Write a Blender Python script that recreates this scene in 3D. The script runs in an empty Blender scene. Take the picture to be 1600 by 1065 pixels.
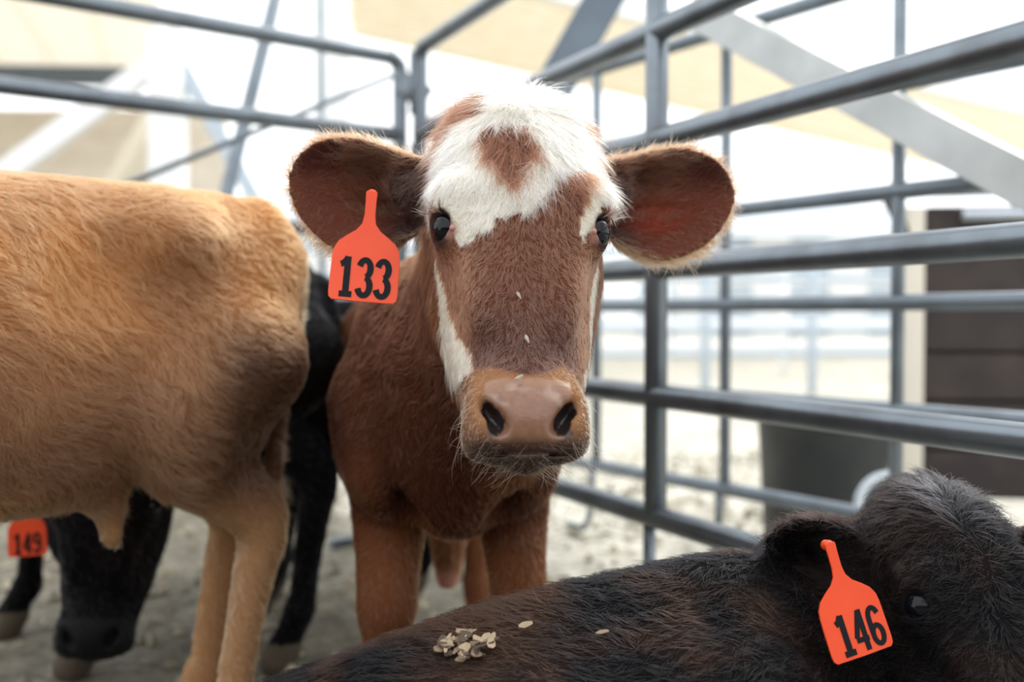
import bpy, bmesh, math, random
import numpy as np
from mathutils import Vector, Matrix, Quaternion

# ------------------------------------------------------------------ camera, world, light
scene = bpy.context.scene
col = scene.collection
R = math.radians
F_PX = 1556.0
CAM_Z = 0.68
PITCH = math.atan(37.5 / F_PX)

cam_data = bpy.data.cameras.new('camera')
cam_data.sensor_width = 36.0
cam_data.lens = 36.0 * F_PX / 1600.0
cam_data.clip_start = 0.02
cam_data.clip_end = 400
cam_data.dof.use_dof = True
cam_data.dof.focus_distance = 1.075
cam_data.dof.aperture_fstop = 2.2
cam = bpy.data.objects.new('camera', cam_data)
cam.location = (0, 0, CAM_Z)
cam.rotation_euler = (math.pi / 2 - PITCH, 0, 0)
col.objects.link(cam)
scene.camera = cam

world = bpy.data.worlds.new('overcast_sky')
scene.world = world
world.use_nodes = True
wn = world.node_tree.nodes
wn['Background'].inputs['Color'].default_value = (0.96, 0.985, 1.0, 1)
wn['Background'].inputs['Strength'].default_value = 1.6

sun_data = bpy.data.lights.new('sun', 'SUN')
sun_data.energy = 1.5
sun_data.angle = R(25)
sun_data.color = (1.0, 0.95, 0.86)
sun = bpy.data.objects.new('sun', sun_data)
sun.rotation_euler = Vector((-0.55, -0.62, -0.75)).to_track_quat('-Z', 'Y').to_euler()
col.objects.link(sun)

vs = scene.view_settings
vs.view_transform = 'Standard'
vs.look = 'None'
vs.gamma = 1.0
vs.use_curve_mapping = False
vs.exposure = 0.38

rng = np.random.default_rng(7)
random.seed(7)


def at(px, py, d):
    """place a point seen at a pixel of the 1600x1065 frame at depth d (planning helper: gives real world metres)"""
    x = (px - 800.0) / F_PX * d
    y = (532.5 - py) / F_PX * d
    return np.array([x, d * math.cos(PITCH) + y * math.sin(PITCH), CAM_Z + y * math.cos(PITCH) - d * math.sin(PITCH)])


# ------------------------------------------------------------------ materials
def mat(name, color, rough=0.6, metallic=0.0, spec=0.5, noise=None, bump=None, coat=0.0):
    """noise=(scale, colour2, lo, hi); bump=(scale, strength, distance)"""
    m = bpy.data.materials.new(name)
    m.use_nodes = True
    nt = m.node_tree
    b = nt.nodes['Principled BSDF']
    b.inputs['Base Color'].default_value = (*color, 1)
    b.inputs['Roughness'].default_value = rough
    b.inputs['Metallic'].default_value = metallic
    b.inputs['Specular IOR Level'].default_value = spec
    b.inputs['Coat Weight'].default_value = coat
    tc = nt.nodes.new('ShaderNodeTexCoord')
    if noise:
        n = nt.nodes.new('ShaderNodeTexNoise')
        n.inputs['Scale'].default_value = noise[0]
        n.inputs['Detail'].default_value = 6
        nt.links.new(tc.outputs['Object'], n.inputs['Vector'])
        r = nt.nodes.new('ShaderNodeValToRGB')
        r.color_ramp.elements[0].position = noise[2]
        r.color_ramp.elements[1].position = noise[3]
        r.color_ramp.elements[0].color = (*color, 1)
        r.color_ramp.elements[1].color = (*noise[1], 1)
        nt.links.new(n.outputs['Fac'], r.inputs['Fac'])
        nt.links.new(r.outputs['Color'], b.inputs['Base Color'])
    if bump:
        n = nt.nodes.new('ShaderNodeTexNoise')
        n.inputs['Scale'].default_value = bump[0]
        n.inputs['Detail'].default_value = 5
        nt.links.new(tc.outputs['Object'], n.inputs['Vector'])
        bp = nt.nodes.new('ShaderNodeBump')
        bp.inputs['Strength'].default_value = bump[1]
        bp.inputs['Distance'].default_value = bump[2]
        nt.links.new(n.outputs['Fac'], bp.inputs['Height'])
        nt.links.new(bp.outputs['Normal'], b.inputs['Normal'])
    return m


def skin_material(name):
    """hide under the coat: colour, gloss and thinness come from the mesh's own attributes"""
    m = bpy.data.materials.new(name)
    m.use_nodes = True
    nt = m.node_tree
    b = nt.nodes['Principled BSDF']
    out = nt.nodes['Material Output']
    a = nt.nodes.new('ShaderNodeAttribute'); a.attribute_name = 'coat_colour'
    w = nt.nodes.new('ShaderNodeAttribute'); w.attribute_name = 'wet'
    th = nt.nodes.new('ShaderNodeAttribute'); th.attribute_name = 'thin'
    tc = nt.nodes.new('ShaderNodeTexCoord')
    nz = nt.nodes.new('ShaderNodeTexNoise')
    nz.inputs['Scale'].default_value = 260
    nz.inputs['Detail'].default_value = 3
    nt.links.new(tc.outputs['Object'], nz.inputs['Vector'])
    bp = nt.nodes.new('ShaderNodeBump')
    bp.inputs['Strength'].default_value = 0.35
    bp.inputs['Distance'].default_value = 0.0012
    nt.links.new(nz.outputs['Fac'], bp.inputs['Height'])
    nt.links.new(bp.outputs['Normal'], b.inputs['Normal'])
    nt.links.new(a.outputs['Color'], b.inputs['Base Color'])
    mr = nt.nodes.new('ShaderNodeMapRange')
    mr.inputs['To Min'].default_value = 0.85
    mr.inputs['To Max'].default_value = 0.28
    nt.links.new(w.outputs['Fac'], mr.inputs['Value'])
    nt.links.new(mr.outputs['Result'], b.inputs['Roughness'])
    ms = nt.nodes.new('ShaderNodeMapRange')
    ms.inputs['To Min'].default_value = 0.08
    ms.inputs['To Max'].default_value = 0.5
    nt.links.new(w.outputs['Fac'], ms.inputs['Value'])
    nt.links.new(ms.outputs['Result'], b.inputs['Specular IOR Level'])
    tr = nt.nodes.new('ShaderNodeBsdfTranslucent')
    tr.inputs['Color'].default_value = (0.80, 0.16, 0.06, 1)
    mx = nt.nodes.new('ShaderNodeMixShader')
    nt.links.new(th.outputs['Fac'], mx.inputs['Fac'])
    nt.links.new(b.outputs['BSDF'], mx.inputs[1])
    nt.links.new(tr.outputs['BSDF'], mx.inputs[2])
    nt.links.new(mx.outputs['Shader'], out.inputs['Surface'])
    return m


def hair_material(name, rough=0.35, radial=0.5, ior=1.55):
    m = bpy.data.materials.new(name)
    m.use_nodes = True
    nt = m.node_tree
    nt.nodes.remove(nt.nodes['Principled BSDF'])
    out = nt.nodes['Material Output']
    h = nt.nodes.new('ShaderNodeBsdfHairPrincipled')
    h.parametrization = 'COLOR'
    a = nt.nodes.new('ShaderNodeAttribute'); a.attribute_name = 'coat_colour'
    nt.links.new(a.outputs['Color'], h.inputs['Color'])
    h.inputs['Roughness'].default_value = rough
    h.inputs['Radial Roughness'].default_value = radial
    h.inputs['Random Roughness'].default_value = 0.15
    h.inputs['IOR'].default_value = ior
    nt.links.new(h.outputs['BSDF'], out.inputs['Surface'])
    return m


# ------------------------------------------------------------------ object helpers
def tag(o, label=None, cat=None, group=None, kind=None):
    if label: o['label'] = label
    if cat: o['category'] = cat
    if group: o['group'] = group
    if kind: o['kind'] = kind
    return o


def empty(name, loc):
    o = bpy.data.objects.new(name, None)
    o.location = loc
    o.empty_display_size = 0.05
    col.objects.link(o)
    return o


def base_of(parent):
    b = np.zeros(3)
    while parent is not None:
        b += np.array(parent.location)
        parent = parent.parent
    return b


def mesh_obj(name, V, Fc, m, parent=None, smooth=True, loc=None):
    """vertices in world metres; the object's origin sits at loc (or at its parent)"""
    V = np.asarray(V, dtype=np.float64)
    pb = base_of(parent) if parent is not None else np.zeros(3)
    lo = np.zeros(3) if loc is None else np.asarray(loc, dtype=float) - pb
    me = bpy.data.meshes.new(name)
    me.from_pydata((V - pb - lo).tolist() if len(V) < 5000 else [], [], Fc if len(V) < 5000 else [])
    if len(V) >= 5000:
        Fq = np.asarray(Fc, dtype=np.int32)
        me.vertices.add(len(V))
        me.vertices.foreach_set('co', (V - pb - lo).astype(np.float32).ravel())
        me.loops.add(Fq.size)
        me.loops.foreach_set('vertex_index', Fq.ravel())
        me.polygons.add(len(Fq))
        me.polygons.foreach_set('loop_start', np.arange(0, Fq.size, Fq.shape[1], dtype=np.int32))
        me.update(calc_edges=True)
        me.validate()
    if smooth:
        me.polygons.foreach_set('use_smooth', np.ones(len(me.polygons), dtype=bool))
    me.update()
    if m is not None:
        me.materials.append(m)
    o = bpy.data.objects.new(name, me)
    o.location = lo
    col.objects.link(o)
    if parent is not None:
        o.parent = parent
    return o


def box_geo(size, bev=0.0):
    bm = bmesh.new()
    bmesh.ops.create_cube(bm, size=1.0)
    bmesh.ops.scale(bm, vec=size, verts=bm.verts)
    if bev > 0:
        bmesh.ops.bevel(bm, geom=list(bm.edges), offset=bev, segments=2, affect='EDGES', profile=0.6)
    V = np.array([v.co[:] for v in bm.verts])
    Fc = [[v.index for v in f.verts] for f in bm.faces]
    bm.free()
    return V, Fc


def beam_geo(a, b, w, h, bev=0.004, up=(0, 0, 1)):
    """box beam from a to b, w across, h high"""
    a = np.asarray(a, float); b = np.asarray(b, float)
    d = b - a; L = np.linalg.norm(d); d /= L
    up = np.asarray(up, float)
    s = np.cross(d, up); s /= np.linalg.norm(s)
    u = np.cross(s, d)
    V, Fc = box_geo((L, w, h), bev)
    W = (a + b) / 2 + V[:, :1] * d + V[:, 1:2] * s + V[:, 2:3] * u
    return W, Fc


def tube_geo(pts, rad, seg=14, caps=True):
    P = np.asarray(pts, float)
    n = len(P)
    rr = np.full(n, rad) if np.isscalar(rad) else np.asarray(rad, float)
    T = np.gradient(P, axis=0)
    T /= np.linalg.norm(T, axis=1)[:, None]
    ref = np.array([0, 0, 1.0]) if abs(T[0][2]) < 0.9 else np.array([1.0, 0, 0])
    s = np.cross(T[0], ref); s /= np.linalg.norm(s)
    V = []
    for i in range(n):
        s = s - T[i] * np.dot(s, T[i]); s /= np.linalg.norm(s)
        u = np.cross(T[i], s)
        for k in range(seg):
            a = 2 * math.pi * k / seg
            V.append(P[i] + rr[i] * (math.cos(a) * s + math.sin(a) * u))
    Fc = []
    for i in range(n - 1):
        for k in range(seg):
            k2 = (k + 1) % seg
            Fc.append([i * seg + k, i * seg + k2, (i + 1) * seg + k2, (i + 1) * seg + k])
    if caps:
        Fc.append(list(range(seg))[::-1])
        Fc.append([(n - 1) * seg + k for k in range(seg)])
    return np.array(V), Fc


def join_geo(*gs):
    V, Fc, o = [], [], 0
    for v, f in gs:
        V.append(np.asarray(v)); Fc += [[i + o for i in q] for q in f]; o += len(v)
    return np.concatenate(V), Fc


# ------------------------------------------------------------------ implicit modelling of animal bodies
def smooth_table(rows, n=160):
    """rows of (t, a, b, ...) -> densely sampled cubic curves for np.interp"""
    A = np.array(sorted(rows), float)
    t = A[:, 0]
    tt = np.linspace(t[0], t[-1], n)
    outs = []
    for c in range(1, A.shape[1]):
        y = A[:, c]
        m = np.gradient(y, t)
        i = np.clip(np.searchsorted(t, tt) - 1, 0, len(t) - 2)
        h = t[i + 1] - t[i]; x = (tt - t[i]) / h
        outs.append((2 * x**3 - 3 * x**2 + 1) * y[i] + (x**3 - 2 * x**2 + x) * h * m[i]
                    + (-2 * x**3 + 3 * x**2) * y[i + 1] + (x**3 - x**2) * h * m[i + 1])
    return tt, outs


class Solid:
    def __init__(self): self.ops = []

    def op(self, fn, lo, hi, k, mode):
        self.ops.append((fn, np.asarray(lo, float), np.asarray(hi, float), k, mode))

    def cone(self, a, b, ra, rb, k=0.02, mode='add'):
        a = np.asarray(a, float); b = np.asarray(b, float); ba = b - a; L2 = max(ba @ ba, 1e-9)
        def fn(P):
            h = np.clip(((P - a) @ ba) / L2, 0, 1)
            return np.linalg.norm(P - a - h[:, None] * ba, axis=1) - (ra + (rb - ra) * h)
        r = max(ra, rb)
        self.op(fn, np.minimum(a, b) - r, np.maximum(a, b) + r, k, mode)

    def chain(self, pts, k=0.015, sub=4):
        """pts: (x,y,z,r) joined by a smooth tapering limb"""
        A = np.array(pts, float)
        t = np.arange(len(A), dtype=float)
        tt = np.linspace(0, len(A) - 1, (len(A) - 1) * sub + 1)
        m = np.gradient(A, axis=0)
        i = np.clip(tt.astype(int), 0, len(A) - 2); x = (tt - i)[:, None]
        C = (2*x**3-3*x**2+1)*A[i] + (x**3-2*x**2+x)*m[i] + (-2*x**3+3*x**2)*A[i+1] + (x**3-x**2)*m[i+1]
        a, b = C[:-1], C[1:]
        def fn(P):
            best = np.full(len(P), 9.0)
            for j in range(len(a)):
                ba = b[j, :3] - a[j, :3]
                h = np.clip(((P - a[j, :3]) @ ba) / max(ba @ ba, 1e-9), 0, 1)
                d = np.linalg.norm(P - a[j, :3] - h[:, None] * ba, axis=1) - (a[j, 3] + (b[j, 3] - a[j, 3]) * h)
                np.minimum(best, d, out=best)
            return best
        r = A[:, 3].max()
        self.op(fn, C[:, :3].min(0) - r, C[:, :3].max(0) + r, k, 'add')

    def ball(self, c, r, k=0.02, mode='add', M=None):
        """ellipsoid with radii r; M rows are its axes"""
        c = np.asarray(c, float); r = np.asarray(r, float) * np.ones(3)
        M = np.eye(3) if M is None else np.asarray(M, float)
        def fn(P):
            q = (P - c) @ M.T
            k0 = np.linalg.norm(q / r, axis=1); k1 = np.linalg.norm(q / r**2, axis=1) + 1e-9
            return k0 * (k0 - 1) / k1
        R_ = r.max()
        self.op(fn, c - R_, c + R_, k, mode)

    def eval(self, P):
        F = np.full(len(P), 1.0, dtype=np.float64)
        for fn, lo, hi, k, mode in self.ops:
            mg = k + 0.05
            s = np.all((P > lo - mg) & (P < hi + mg), axis=1).nonzero()[0]
            if len(s) == 0: continue
            d = fn(P[s]); f = F[s]
            if mode == 'add':
                h = np.clip(k - np.abs(f - d), 0, None) / k
                F[s] = np.minimum(f, d) - h * h * k * 0.25
            else:
                h = np.clip(k - np.abs(f + d), 0, None) / k
                F[s] = np.maximum(f, -d) + h * h * k * 0.25
        return F

    def bounds(self):
        lo = np.min([o[1] for o in self.ops if o[4] == 'add'], axis=0)
        hi = np.max([o[2] for o in self.ops if o[4] == 'add'], axis=0)
        return lo, hi

    def mesh(self, h):
        lo, hi = self.bounds()
        C = 4
        lo = lo - 3 * h * C; hi = hi + 3 * h * C
        nb = np.ceil((hi - lo) / (h * C)).astype(int)
        g = np.stack(np.meshgrid(*[lo[i] + (np.arange(nb[i]) + 0.5) * h * C for i in range(3)], indexing='ij'), -1)
        fc = self.eval(g.reshape(-1, 3)).reshape(nb)
        act = np.abs(fc) < h * C * 2.2
        n = nb * C
        Fd = np.repeat(np.repeat(np.repeat(np.where(fc < 0, -1.0, 1.0).astype(np.float32), C, 0), C, 1), C, 2)
        A = np.repeat(np.repeat(np.repeat(act, C, 0), C, 1), C, 2)
        ii = np.array(A.nonzero())
        P = lo + (ii.T + 0.5) * h
        Fd[A] = self.eval(P)
        neg = Fd < 0
        cnt = np.zeros(n - 1, dtype=np.int8)
        for dx in (0, 1):
            for dy in (0, 1):
                for dz in (0, 1):
                    cnt += neg[dx:n[0]-1+dx, dy:n[1]-1+dy, dz:n[2]-1+dz]
        cells = np.array(((cnt > 0) & (cnt < 8)).nonzero())
        idx = np.full(n - 1, -1, dtype=np.int32)
        idx[cells[0], cells[1], cells[2]] = np.arange(cells.shape[1])
        acc = np.zeros((cells.shape[1], 3)); num = np.zeros(cells.shape[1])
        corners = [(x, y, z) for x in (0, 1) for y in (0, 1) for z in (0, 1)]
        for a in corners:
            for ax in range(3):
                if a[ax] == 0:
                    b = list(a); b[ax] = 1
                    fa = Fd[cells[0]+a[0], cells[1]+a[1], cells[2]+a[2]]
                    fb = Fd[cells[0]+b[0], cells[1]+b[1], cells[2]+b[2]]
                    s = (fa < 0) != (fb < 0)
                    t = fa[s] / (fa[s] - fb[s])
                    p = np.tile(np.array(a, float), (s.sum(), 1)); p[:, ax] = t
                    acc[s] += p; num[s] += 1
        V = lo + (cells.T + acc / num[:, None] + 0.5) * h
        quads = []
        for ax in range(3):
            o1, o2 = [(1, 2), (2, 0), (0, 1)][ax]
            sl0 = [slice(None)] * 3; sl1 = [slice(None)] * 3
            sl0[ax] = slice(0, n[ax] - 1); sl1[ax] = slice(1, n[ax])
            ch = neg[tuple(sl0)] != neg[tuple(sl1)]
            e = np.array(ch.nonzero())
            ok = (e[o1] > 0) & (e[o2] > 0) & (e[o1] < n[o1] - 1) & (e[o2] < n[o2] - 1)
            e = e[:, ok]
            inside = neg[e[0], e[1], e[2]]
            def cid(d1, d2):
                c = e.copy(); c[o1] += d1; c[o2] += d2
                return idx[c[0], c[1], c[2]]
            q = np.stack([cid(-1, -1), cid(0, -1), cid(0, 0), cid(-1, 0)], 1)
            q[~inside] = q[~inside][:, ::-1]
            quads.append(q)
        Q = np.concatenate(quads)
        Q = Q[(Q >= 0).all(1)]
        # one relaxation pass to take off the grid's terracing
        e = np.concatenate([Q[:, [0, 1]], Q[:, [1, 2]], Q[:, [2, 3]], Q[:, [3, 0]]])
        S = np.zeros_like(V); c = np.zeros(len(V))
        for k in range(3):
            S[:, k] = np.bincount(e[:, 0], V[e[:, 1], k], len(V)) + np.bincount(e[:, 1], V[e[:, 0], k], len(V))
        c = np.bincount(e[:, 0], minlength=len(V)) + np.bincount(e[:, 1], minlength=len(V))
        V = 0.5 * V + 0.5 * S / c[:, None]
        return V, Q


def normals_of(V, Q):
    n = np.cross(V[Q[:, 2]] - V[Q[:, 0]], V[Q[:, 3]] - V[Q[:, 1]])
    N = np.zeros_like(V)
    for j in range(4):
        for k in range(3):
            N[:, k] += np.bincount(Q[:, j], n[:, k], len(V))
    return N / (np.linalg.norm(N, axis=1)[:, None] + 1e-12)


def vnoise(P, scale, seed=0):
    """smooth value noise in [0,1]"""
    r = np.random.default_rng(seed)
    tab = r.random(4096)
    p = P * scale + 100.0
    i = np.floor(p).astype(np.int64); f = p - i
    f = f * f * (3 - 2 * f)
    out = 0
    for dx in (0, 1):
        for dy in (0, 1):
            for dz in (0, 1):
                hsh = ((i[:, 0]+dx) * 73856093 ^ (i[:, 1]+dy) * 19349663 ^ (i[:, 2]+dz) * 83492791) & 4095
                w = (f[:, 0] if dx else 1-f[:, 0]) * (f[:, 1] if dy else 1-f[:, 1]) * (f[:, 2] if dz else 1-f[:, 2])
                out = out + w * tab[hsh]
    return out


def inside_poly(x, y, poly):
    poly = np.asarray(poly, float)
    c = np.zeros(len(x), bool)
    j = len(poly) - 1
    for i in range(len(poly)):
        xi, yi = poly[i]; xj, yj = poly[j]
        s = ((yi > y) != (yj > y)) & (x < (xj - xi) * (y - yi) / (yj - yi + 1e-12) + xi)
        c ^= s
        j = i
    return c


class HeadFrame:
    def __init__(self, pos, yaw, tilt, roll=0.0, size=1.0):
        ps, t, r = R(yaw), R(tilt), R(roll)
        hf = np.array([math.sin(ps), -math.cos(ps), 0]); up = np.array([0, 0, 1.0])
        ex = np.array([math.cos(ps), math.sin(ps), 0])
        ey = math.cos(t) * hf + math.sin(t) * up
        ez = -math.sin(t) * hf + math.cos(t) * up
        ex, ez = math.cos(r) * ex - math.sin(r) * ez, math.sin(r) * ex + math.cos(r) * ez
        self.M = np.stack([ex, ey, ez])          # rows
        self.pos = np.asarray(pos, float)
        self.s = size

    def local(self, P): return ((P - self.pos) @ self.M.T) / self.s

    def world(self, p): return np.asarray(p, float) * self.s @ self.M + self.pos

    def vec(self, v): return np.asarray(v, float) @ self.M


HEAD_ROWS = [  # z, half width, front, back
    (0.182, 0.010, 0.006, 0.02), (0.172, 0.032, 0.030, 0.045), (0.155, 0.054, 0.048, 0.065), (0.125, 0.080, 0.068, 0.085), (0.09, 0.097, 0.080, 0.10),
    (0.05, 0.100, 0.086, 0.115), (0.01, 0.092, 0.086, 0.13), (-0.03, 0.085, 0.080, 0.14), (-0.075, 0.077, 0.071, 0.135),
    (-0.116, 0.066, 0.063, 0.11), (-0.15, 0.059, 0.058, 0.085), (-0.18, 0.054, 0.055, 0.07), (-0.21, 0.053, 0.053, 0.062),
    (-0.24, 0.050, 0.048, 0.054), (-0.268, 0.040, 0.036, 0.036), (-0.285, 0.010, 0.010, 0.012)]
EAR_ROWS = [(-0.25, 0.028, 0.0, 0.036), (0.0, 0.036, -0.002, 0.050), (0.22, 0.054, -0.008, 0.056), (0.48, 0.070, -0.008, 0.047),
            (0.72, 0.065, -0.002, 0.030), (0.88, 0.046, 0.003, 0.013), (0.96, 0.026, 0.006, 0.004), (1.0, 0.006, 0.007, 0.0)]


class Ear:
    """cupped leaf; frame in head-local space"""
    def __init__(self, side, base, u, w, length, size=1.0, notch=False):
        self.base = np.asarray(base, float)
        u = np.asarray(u, float); u /= np.linalg.norm(u)
        w = np.asarray(w, float); w = w - u * (w @ u); w /= np.linalg.norm(w)
        v = np.cross(u, w)
        if v[2] < 0: v = -v
        self.u, self.v, self.w = u, v, w
        self.L = length; self.size = size; self.notch = notch
        self.t, (self.hv, self.vc, self.cup) = smooth_table(EAR_ROWS)

    def coords(self, p):
        q = p - self.base
        un = (q @ self.u) / self.L
        hv = np.interp(un, self.t, self.hv) * self.size; vc = np.interp(un, self.t, self.vc) * self.size
        vv = q @ self.v - vc
        return un, vv / np.maximum(hv, 1e-4), q @ self.w, hv

    def mid(self, un, vn):
        cup = np.interp(un, self.t, self.cup) * self.size
        fold = np.exp(-((vn - .28 + .25 * un) / .13)**2) * .0075 + np.exp(-((vn + .25 + .1 * un) / .12)**2) * .0055
        fold = fold * np.clip((un + .1) * 3, 0, 1) * np.clip((.85 - un) * 3, 0, 1) * self.size
        return -cup * (1 - np.clip(vn, -1.15, 1.15)**2) + 0.012 * np.clip(un, 0, 1)**2 + fold

    def sdf(self, p):
        un, vn, w, hv = self.coords(p)
        cup = np.interp(un, self.t, self.cup) * self.size
        m = self.mid(un, vn)
        slope = 2 * cup * np.clip(np.abs(vn), 0, 1.15) / np.maximum(hv, 0.01)
        shell = np.abs(w - m) / np.sqrt(1 + slope**2) - 0.0048
        e1 = (np.abs(vn) - 1) * hv
        e2 = np.maximum(un - 1.0, -0.25 - un) * self.L
        edge = np.maximum(e1 * 0.8, e2)
        if self.notch:
            cut = 0.020 - np.hypot((un - 1.0) * self.L, (vn * hv) + 0.004)
            edge = np.maximum(edge, cut)
        k = 0.006
        h = np.clip(k - np.abs(shell - edge), 0, None) / k
        return np.maximum(shell, edge) + h * h * k * 0.25


def add_head(S, H, ears, detail=True, neck=None):
    """head, muzzle, ears in one smooth-blended solid"""
    tt, (w, f, b) = smooth_table(HEAD_ROWS)
    def skull(P):
        q = H.local(P)
        z = q[:, 2]
        W = np.interp(z, tt, w); Fr = np.interp(z, tt, f); B = np.interp(z, tt, b)
        D = np.where(q[:, 1] > 0, Fr, B)
        n = 2.35
        r = ((np.abs(q[:, 0]) / np.maximum(W, .004))**n + (np.abs(q[:, 1]) / np.maximum(D, .004))**n)**(1 / n)
        d = (r - 1) * np.minimum(W, D)
        over = np.maximum(z - tt[-1], tt[0] - z)
        return np.where(over > 0, np.maximum(d, 0) + over, np.maximum(d, over)) * H.s
    box = np.array([H.world([x, y, z]) for x in (-.12, .12) for y in (-.15, .1) for z in (-.30, .19)])
    S.op(skull, box.min(0), box.max(0), 0.04, 'add')

    def B(c, r, k, mode='add', rot=None):
        M = H.M if rot is None else np.asarray(rot) @ H.M
        S.ball(H.world(c), np.asarray(r, float) * H.s, k * H.s, mode, M)

    def rotm(axis, deg): return np.array(Matrix.Rotation(R(deg), 3, axis)).T
    for s in (-1, 1):
        B((s*.069, .041, -.020), (.031, .031, .031), .03)             # orbit
        B((s*.068, .055, .012), (.024, .024, .016), .03)              # brow
        B((s*.060, -.065, -.045), (.034, .055, .070), .04)            # cheek
        B((s*.056, -.045, -.120), (.024, .045, .060), .03)            # jaw
        B((s*.049, -.020, -.170), (.018, .034, .045), .03)
        B((s*.040, .050, -.085), (.020, .016, .060), .03)             # nasal edge of the cheek bone
        # eye opening
        en = np.array([s*.77, .64, 0.]); et = np.array([s*-.64, .77, 0.]); ez_ = np.array([0, 0, 1.])
        ca, sa = math.cos(R(24)), math.sin(R(24))
        B((s*.0970, .0600, -.027), (.0180, .0195, .0165), .004, 'sub', np.stack([en, ca*et - sa*ez_, sa*et + ca*ez_]))
    # muzzle
    B((0, .006, -.232), (.058, .056, .048), .03)
    B((0, .036, -.246), (.047, .030, .040), .03)                      # nose pad
    B((0, -.044, -.232), (.040, .034, .034), .02)                     # lower jaw and chin
    for s in (-1, 1):
        B((s*.040, .036, -.244), (.019, .024, .034), .02)             # nostril wings
        B((s*.040, .012, -.262), (.022, .030, .020), .02)             # lip corner pad
    if detail:
        for s in (-1, 1):
            rot = rotm('Y', s*36)
            B((s*.0365, .066, -.248), (.0080, .026, .0210), .007, 'sub', rot)
            B((s*.0315, .068, -.263), (.0110, .018, .0075), .006, 'sub', rotm('Y', -s*15))
        B((0, .068, -.280), (.0016, .008, .010), .006, 'sub')          # philtrum
        B((0, -.004, -.2800), (.075, .070, .0025), .006, 'sub')        # mouth line
    for e in ears:
        def efn(P, e=e): return e.sdf(H.local(P)) * H.s
        c = np.array([H.world(e.base + e.u * a + e.v * bb + e.w * ww) for a in (-.05, e.L + .01) for bb in (-.08, .08) for ww in (-.05, .03)])
        S.op(efn, c.min(0), c.max(0), 0.016, 'add')
        sx = np.sign(e.base[0])
        S.cone(H.world((sx*.070, -.045, e.base[2] + .010)), H.world(e.base + e.u*.03 - e.w*.016 + e.v*.004), .036*H.s, .026*H.s, .03)


# ------------------------------------------------------------------ legs
def front_leg(S, sh, foot, fwd, sc=1.0, thick=1.0, lift=0.0):
    """sh: shoulder point (x,y,z); foot: ground point under the hoof; fwd: unit heading"""
    f = np.array([fwd[0], fwd[1], 0.0]); t = thick
    sh = np.asarray(sh, float); foot = np.asarray([foot[0], foot[1], 0.0])
    def pt(u, z, df, r): 
        p = foot + (sh - foot) * u; return [*(p[:2] + f[:2] * df), z * sc, r * t * sc]
    hz = sh[2] / sc
    S.chain([pt(1.0, hz, 0.0, .085), pt(.82, hz * .88, -.015, .074), pt(.62, .44, -.012, .056), pt(.48, .345, .0, .043),
             pt(.36, .285, .010, .038), pt(.30, .250, .012, .037), pt(.2, .19, .004, .0265), pt(.1, .125, .0, .0255),
             pt(.05, .100, .002, .031), pt(.0, .070, .016, .027), pt(0, .040, .028, .033)], .02)
    S.cone([*(foot[:2] + f[:2] * .030), .036 * sc], [*(foot[:2] + f[:2] * .044), .012 * sc], .032 * sc * t, .036 * sc * t, .008)


def hind_leg(S, hip, foot, fwd, sc=1.0, thick=1.0, stifle=0.14, hockback=0.07):
    f = np.array([fwd[0], fwd[1], 0.0]); t = thick
    hip = np.asarray(hip, float); foot = np.asarray([foot[0], foot[1], 0.0])
    def pt(u, z, df, r):
        p = foot + (hip - foot) * u; return [*(p[:2] + f[:2] * df), z * sc, r * t * sc]
    hz = hip[2] / sc
    S.chain([pt(1.0, hz, 0.0, .12), pt(.85, hz * .90, stifle * .55, .108), pt(.68, hz * .80, stifle * .70, .084), pt(.45, .45, .025, .060),
             pt(.3, .395, -hockback * .6, .045), pt(.22, .350, -hockback, .040), pt(.15, .30, -hockback * .85, .0335), pt(.1, .20, -hockback * .55, .0285),
             pt(.05, .135, -hockback * .4, .028), pt(.02, .105, -hockback * .25, .033), pt(0, .072, .0, .028), pt(0, .040, .012, .034)], .02)
    hk = pt(.24, .385, -hockback - .018, .018)
    S.cone(hk[:3], pt(.35, .45, -hockback * .75, .02)[:3], .020 * sc, .014 * sc, .02)
    S.cone([*(foot[:2] + f[:2] * .014), .036 * sc], [*(foot[:2] + f[:2] * .028), .012 * sc], .033 * sc * t, .037 * sc * t, .008)


def add_trunk(S, rear, front, rows):
    """loft along rear->front (x,y); rows: (s 0..1, z centre, half width, half height[, power])"""
    a = np.array([*rear, 0.0]); b = np.array([*front, 0.0]); d = b - a; L = np.linalg.norm(d); d /= L
    side = np.array([d[1], -d[0], 0.0])
    tt, (zc, w, hh) = smooth_table(rows)
    def fn(P):
        q = P - a; s = (q @ d) / L
        Z = np.interp(s, tt, zc); W = np.interp(s, tt, w); H_ = np.interp(s, tt, hh)
        y = q @ side; z = P[:, 2] - Z
        n = 2.25
        r = ((np.abs(y) / np.maximum(W, .01))**n + (np.abs(z) / np.maximum(H_, .01))**n)**(1 / n)
        dd = (r - 1) * np.minimum(W, H_)
        over = np.maximum(tt[0] - s, s - tt[-1]) * L
        return np.where(over > 0, np.maximum(dd, 0) + over, np.maximum(dd, over))
    wm = max(r[2] for r in rows)
    pts = [a + d * L * t + side * y for t in (tt[0], tt[-1]) for y in (-wm, wm)]
    lo = np.min(pts, axis=0); hi = np.max(pts, axis=0)
    lo[2] = min(r[1] - r[3] for r in rows); hi[2] = max(r[1] + r[3] for r in rows)
    S.op(fn, lo, hi, .05, 'add')
    return a, d, L, side


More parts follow.
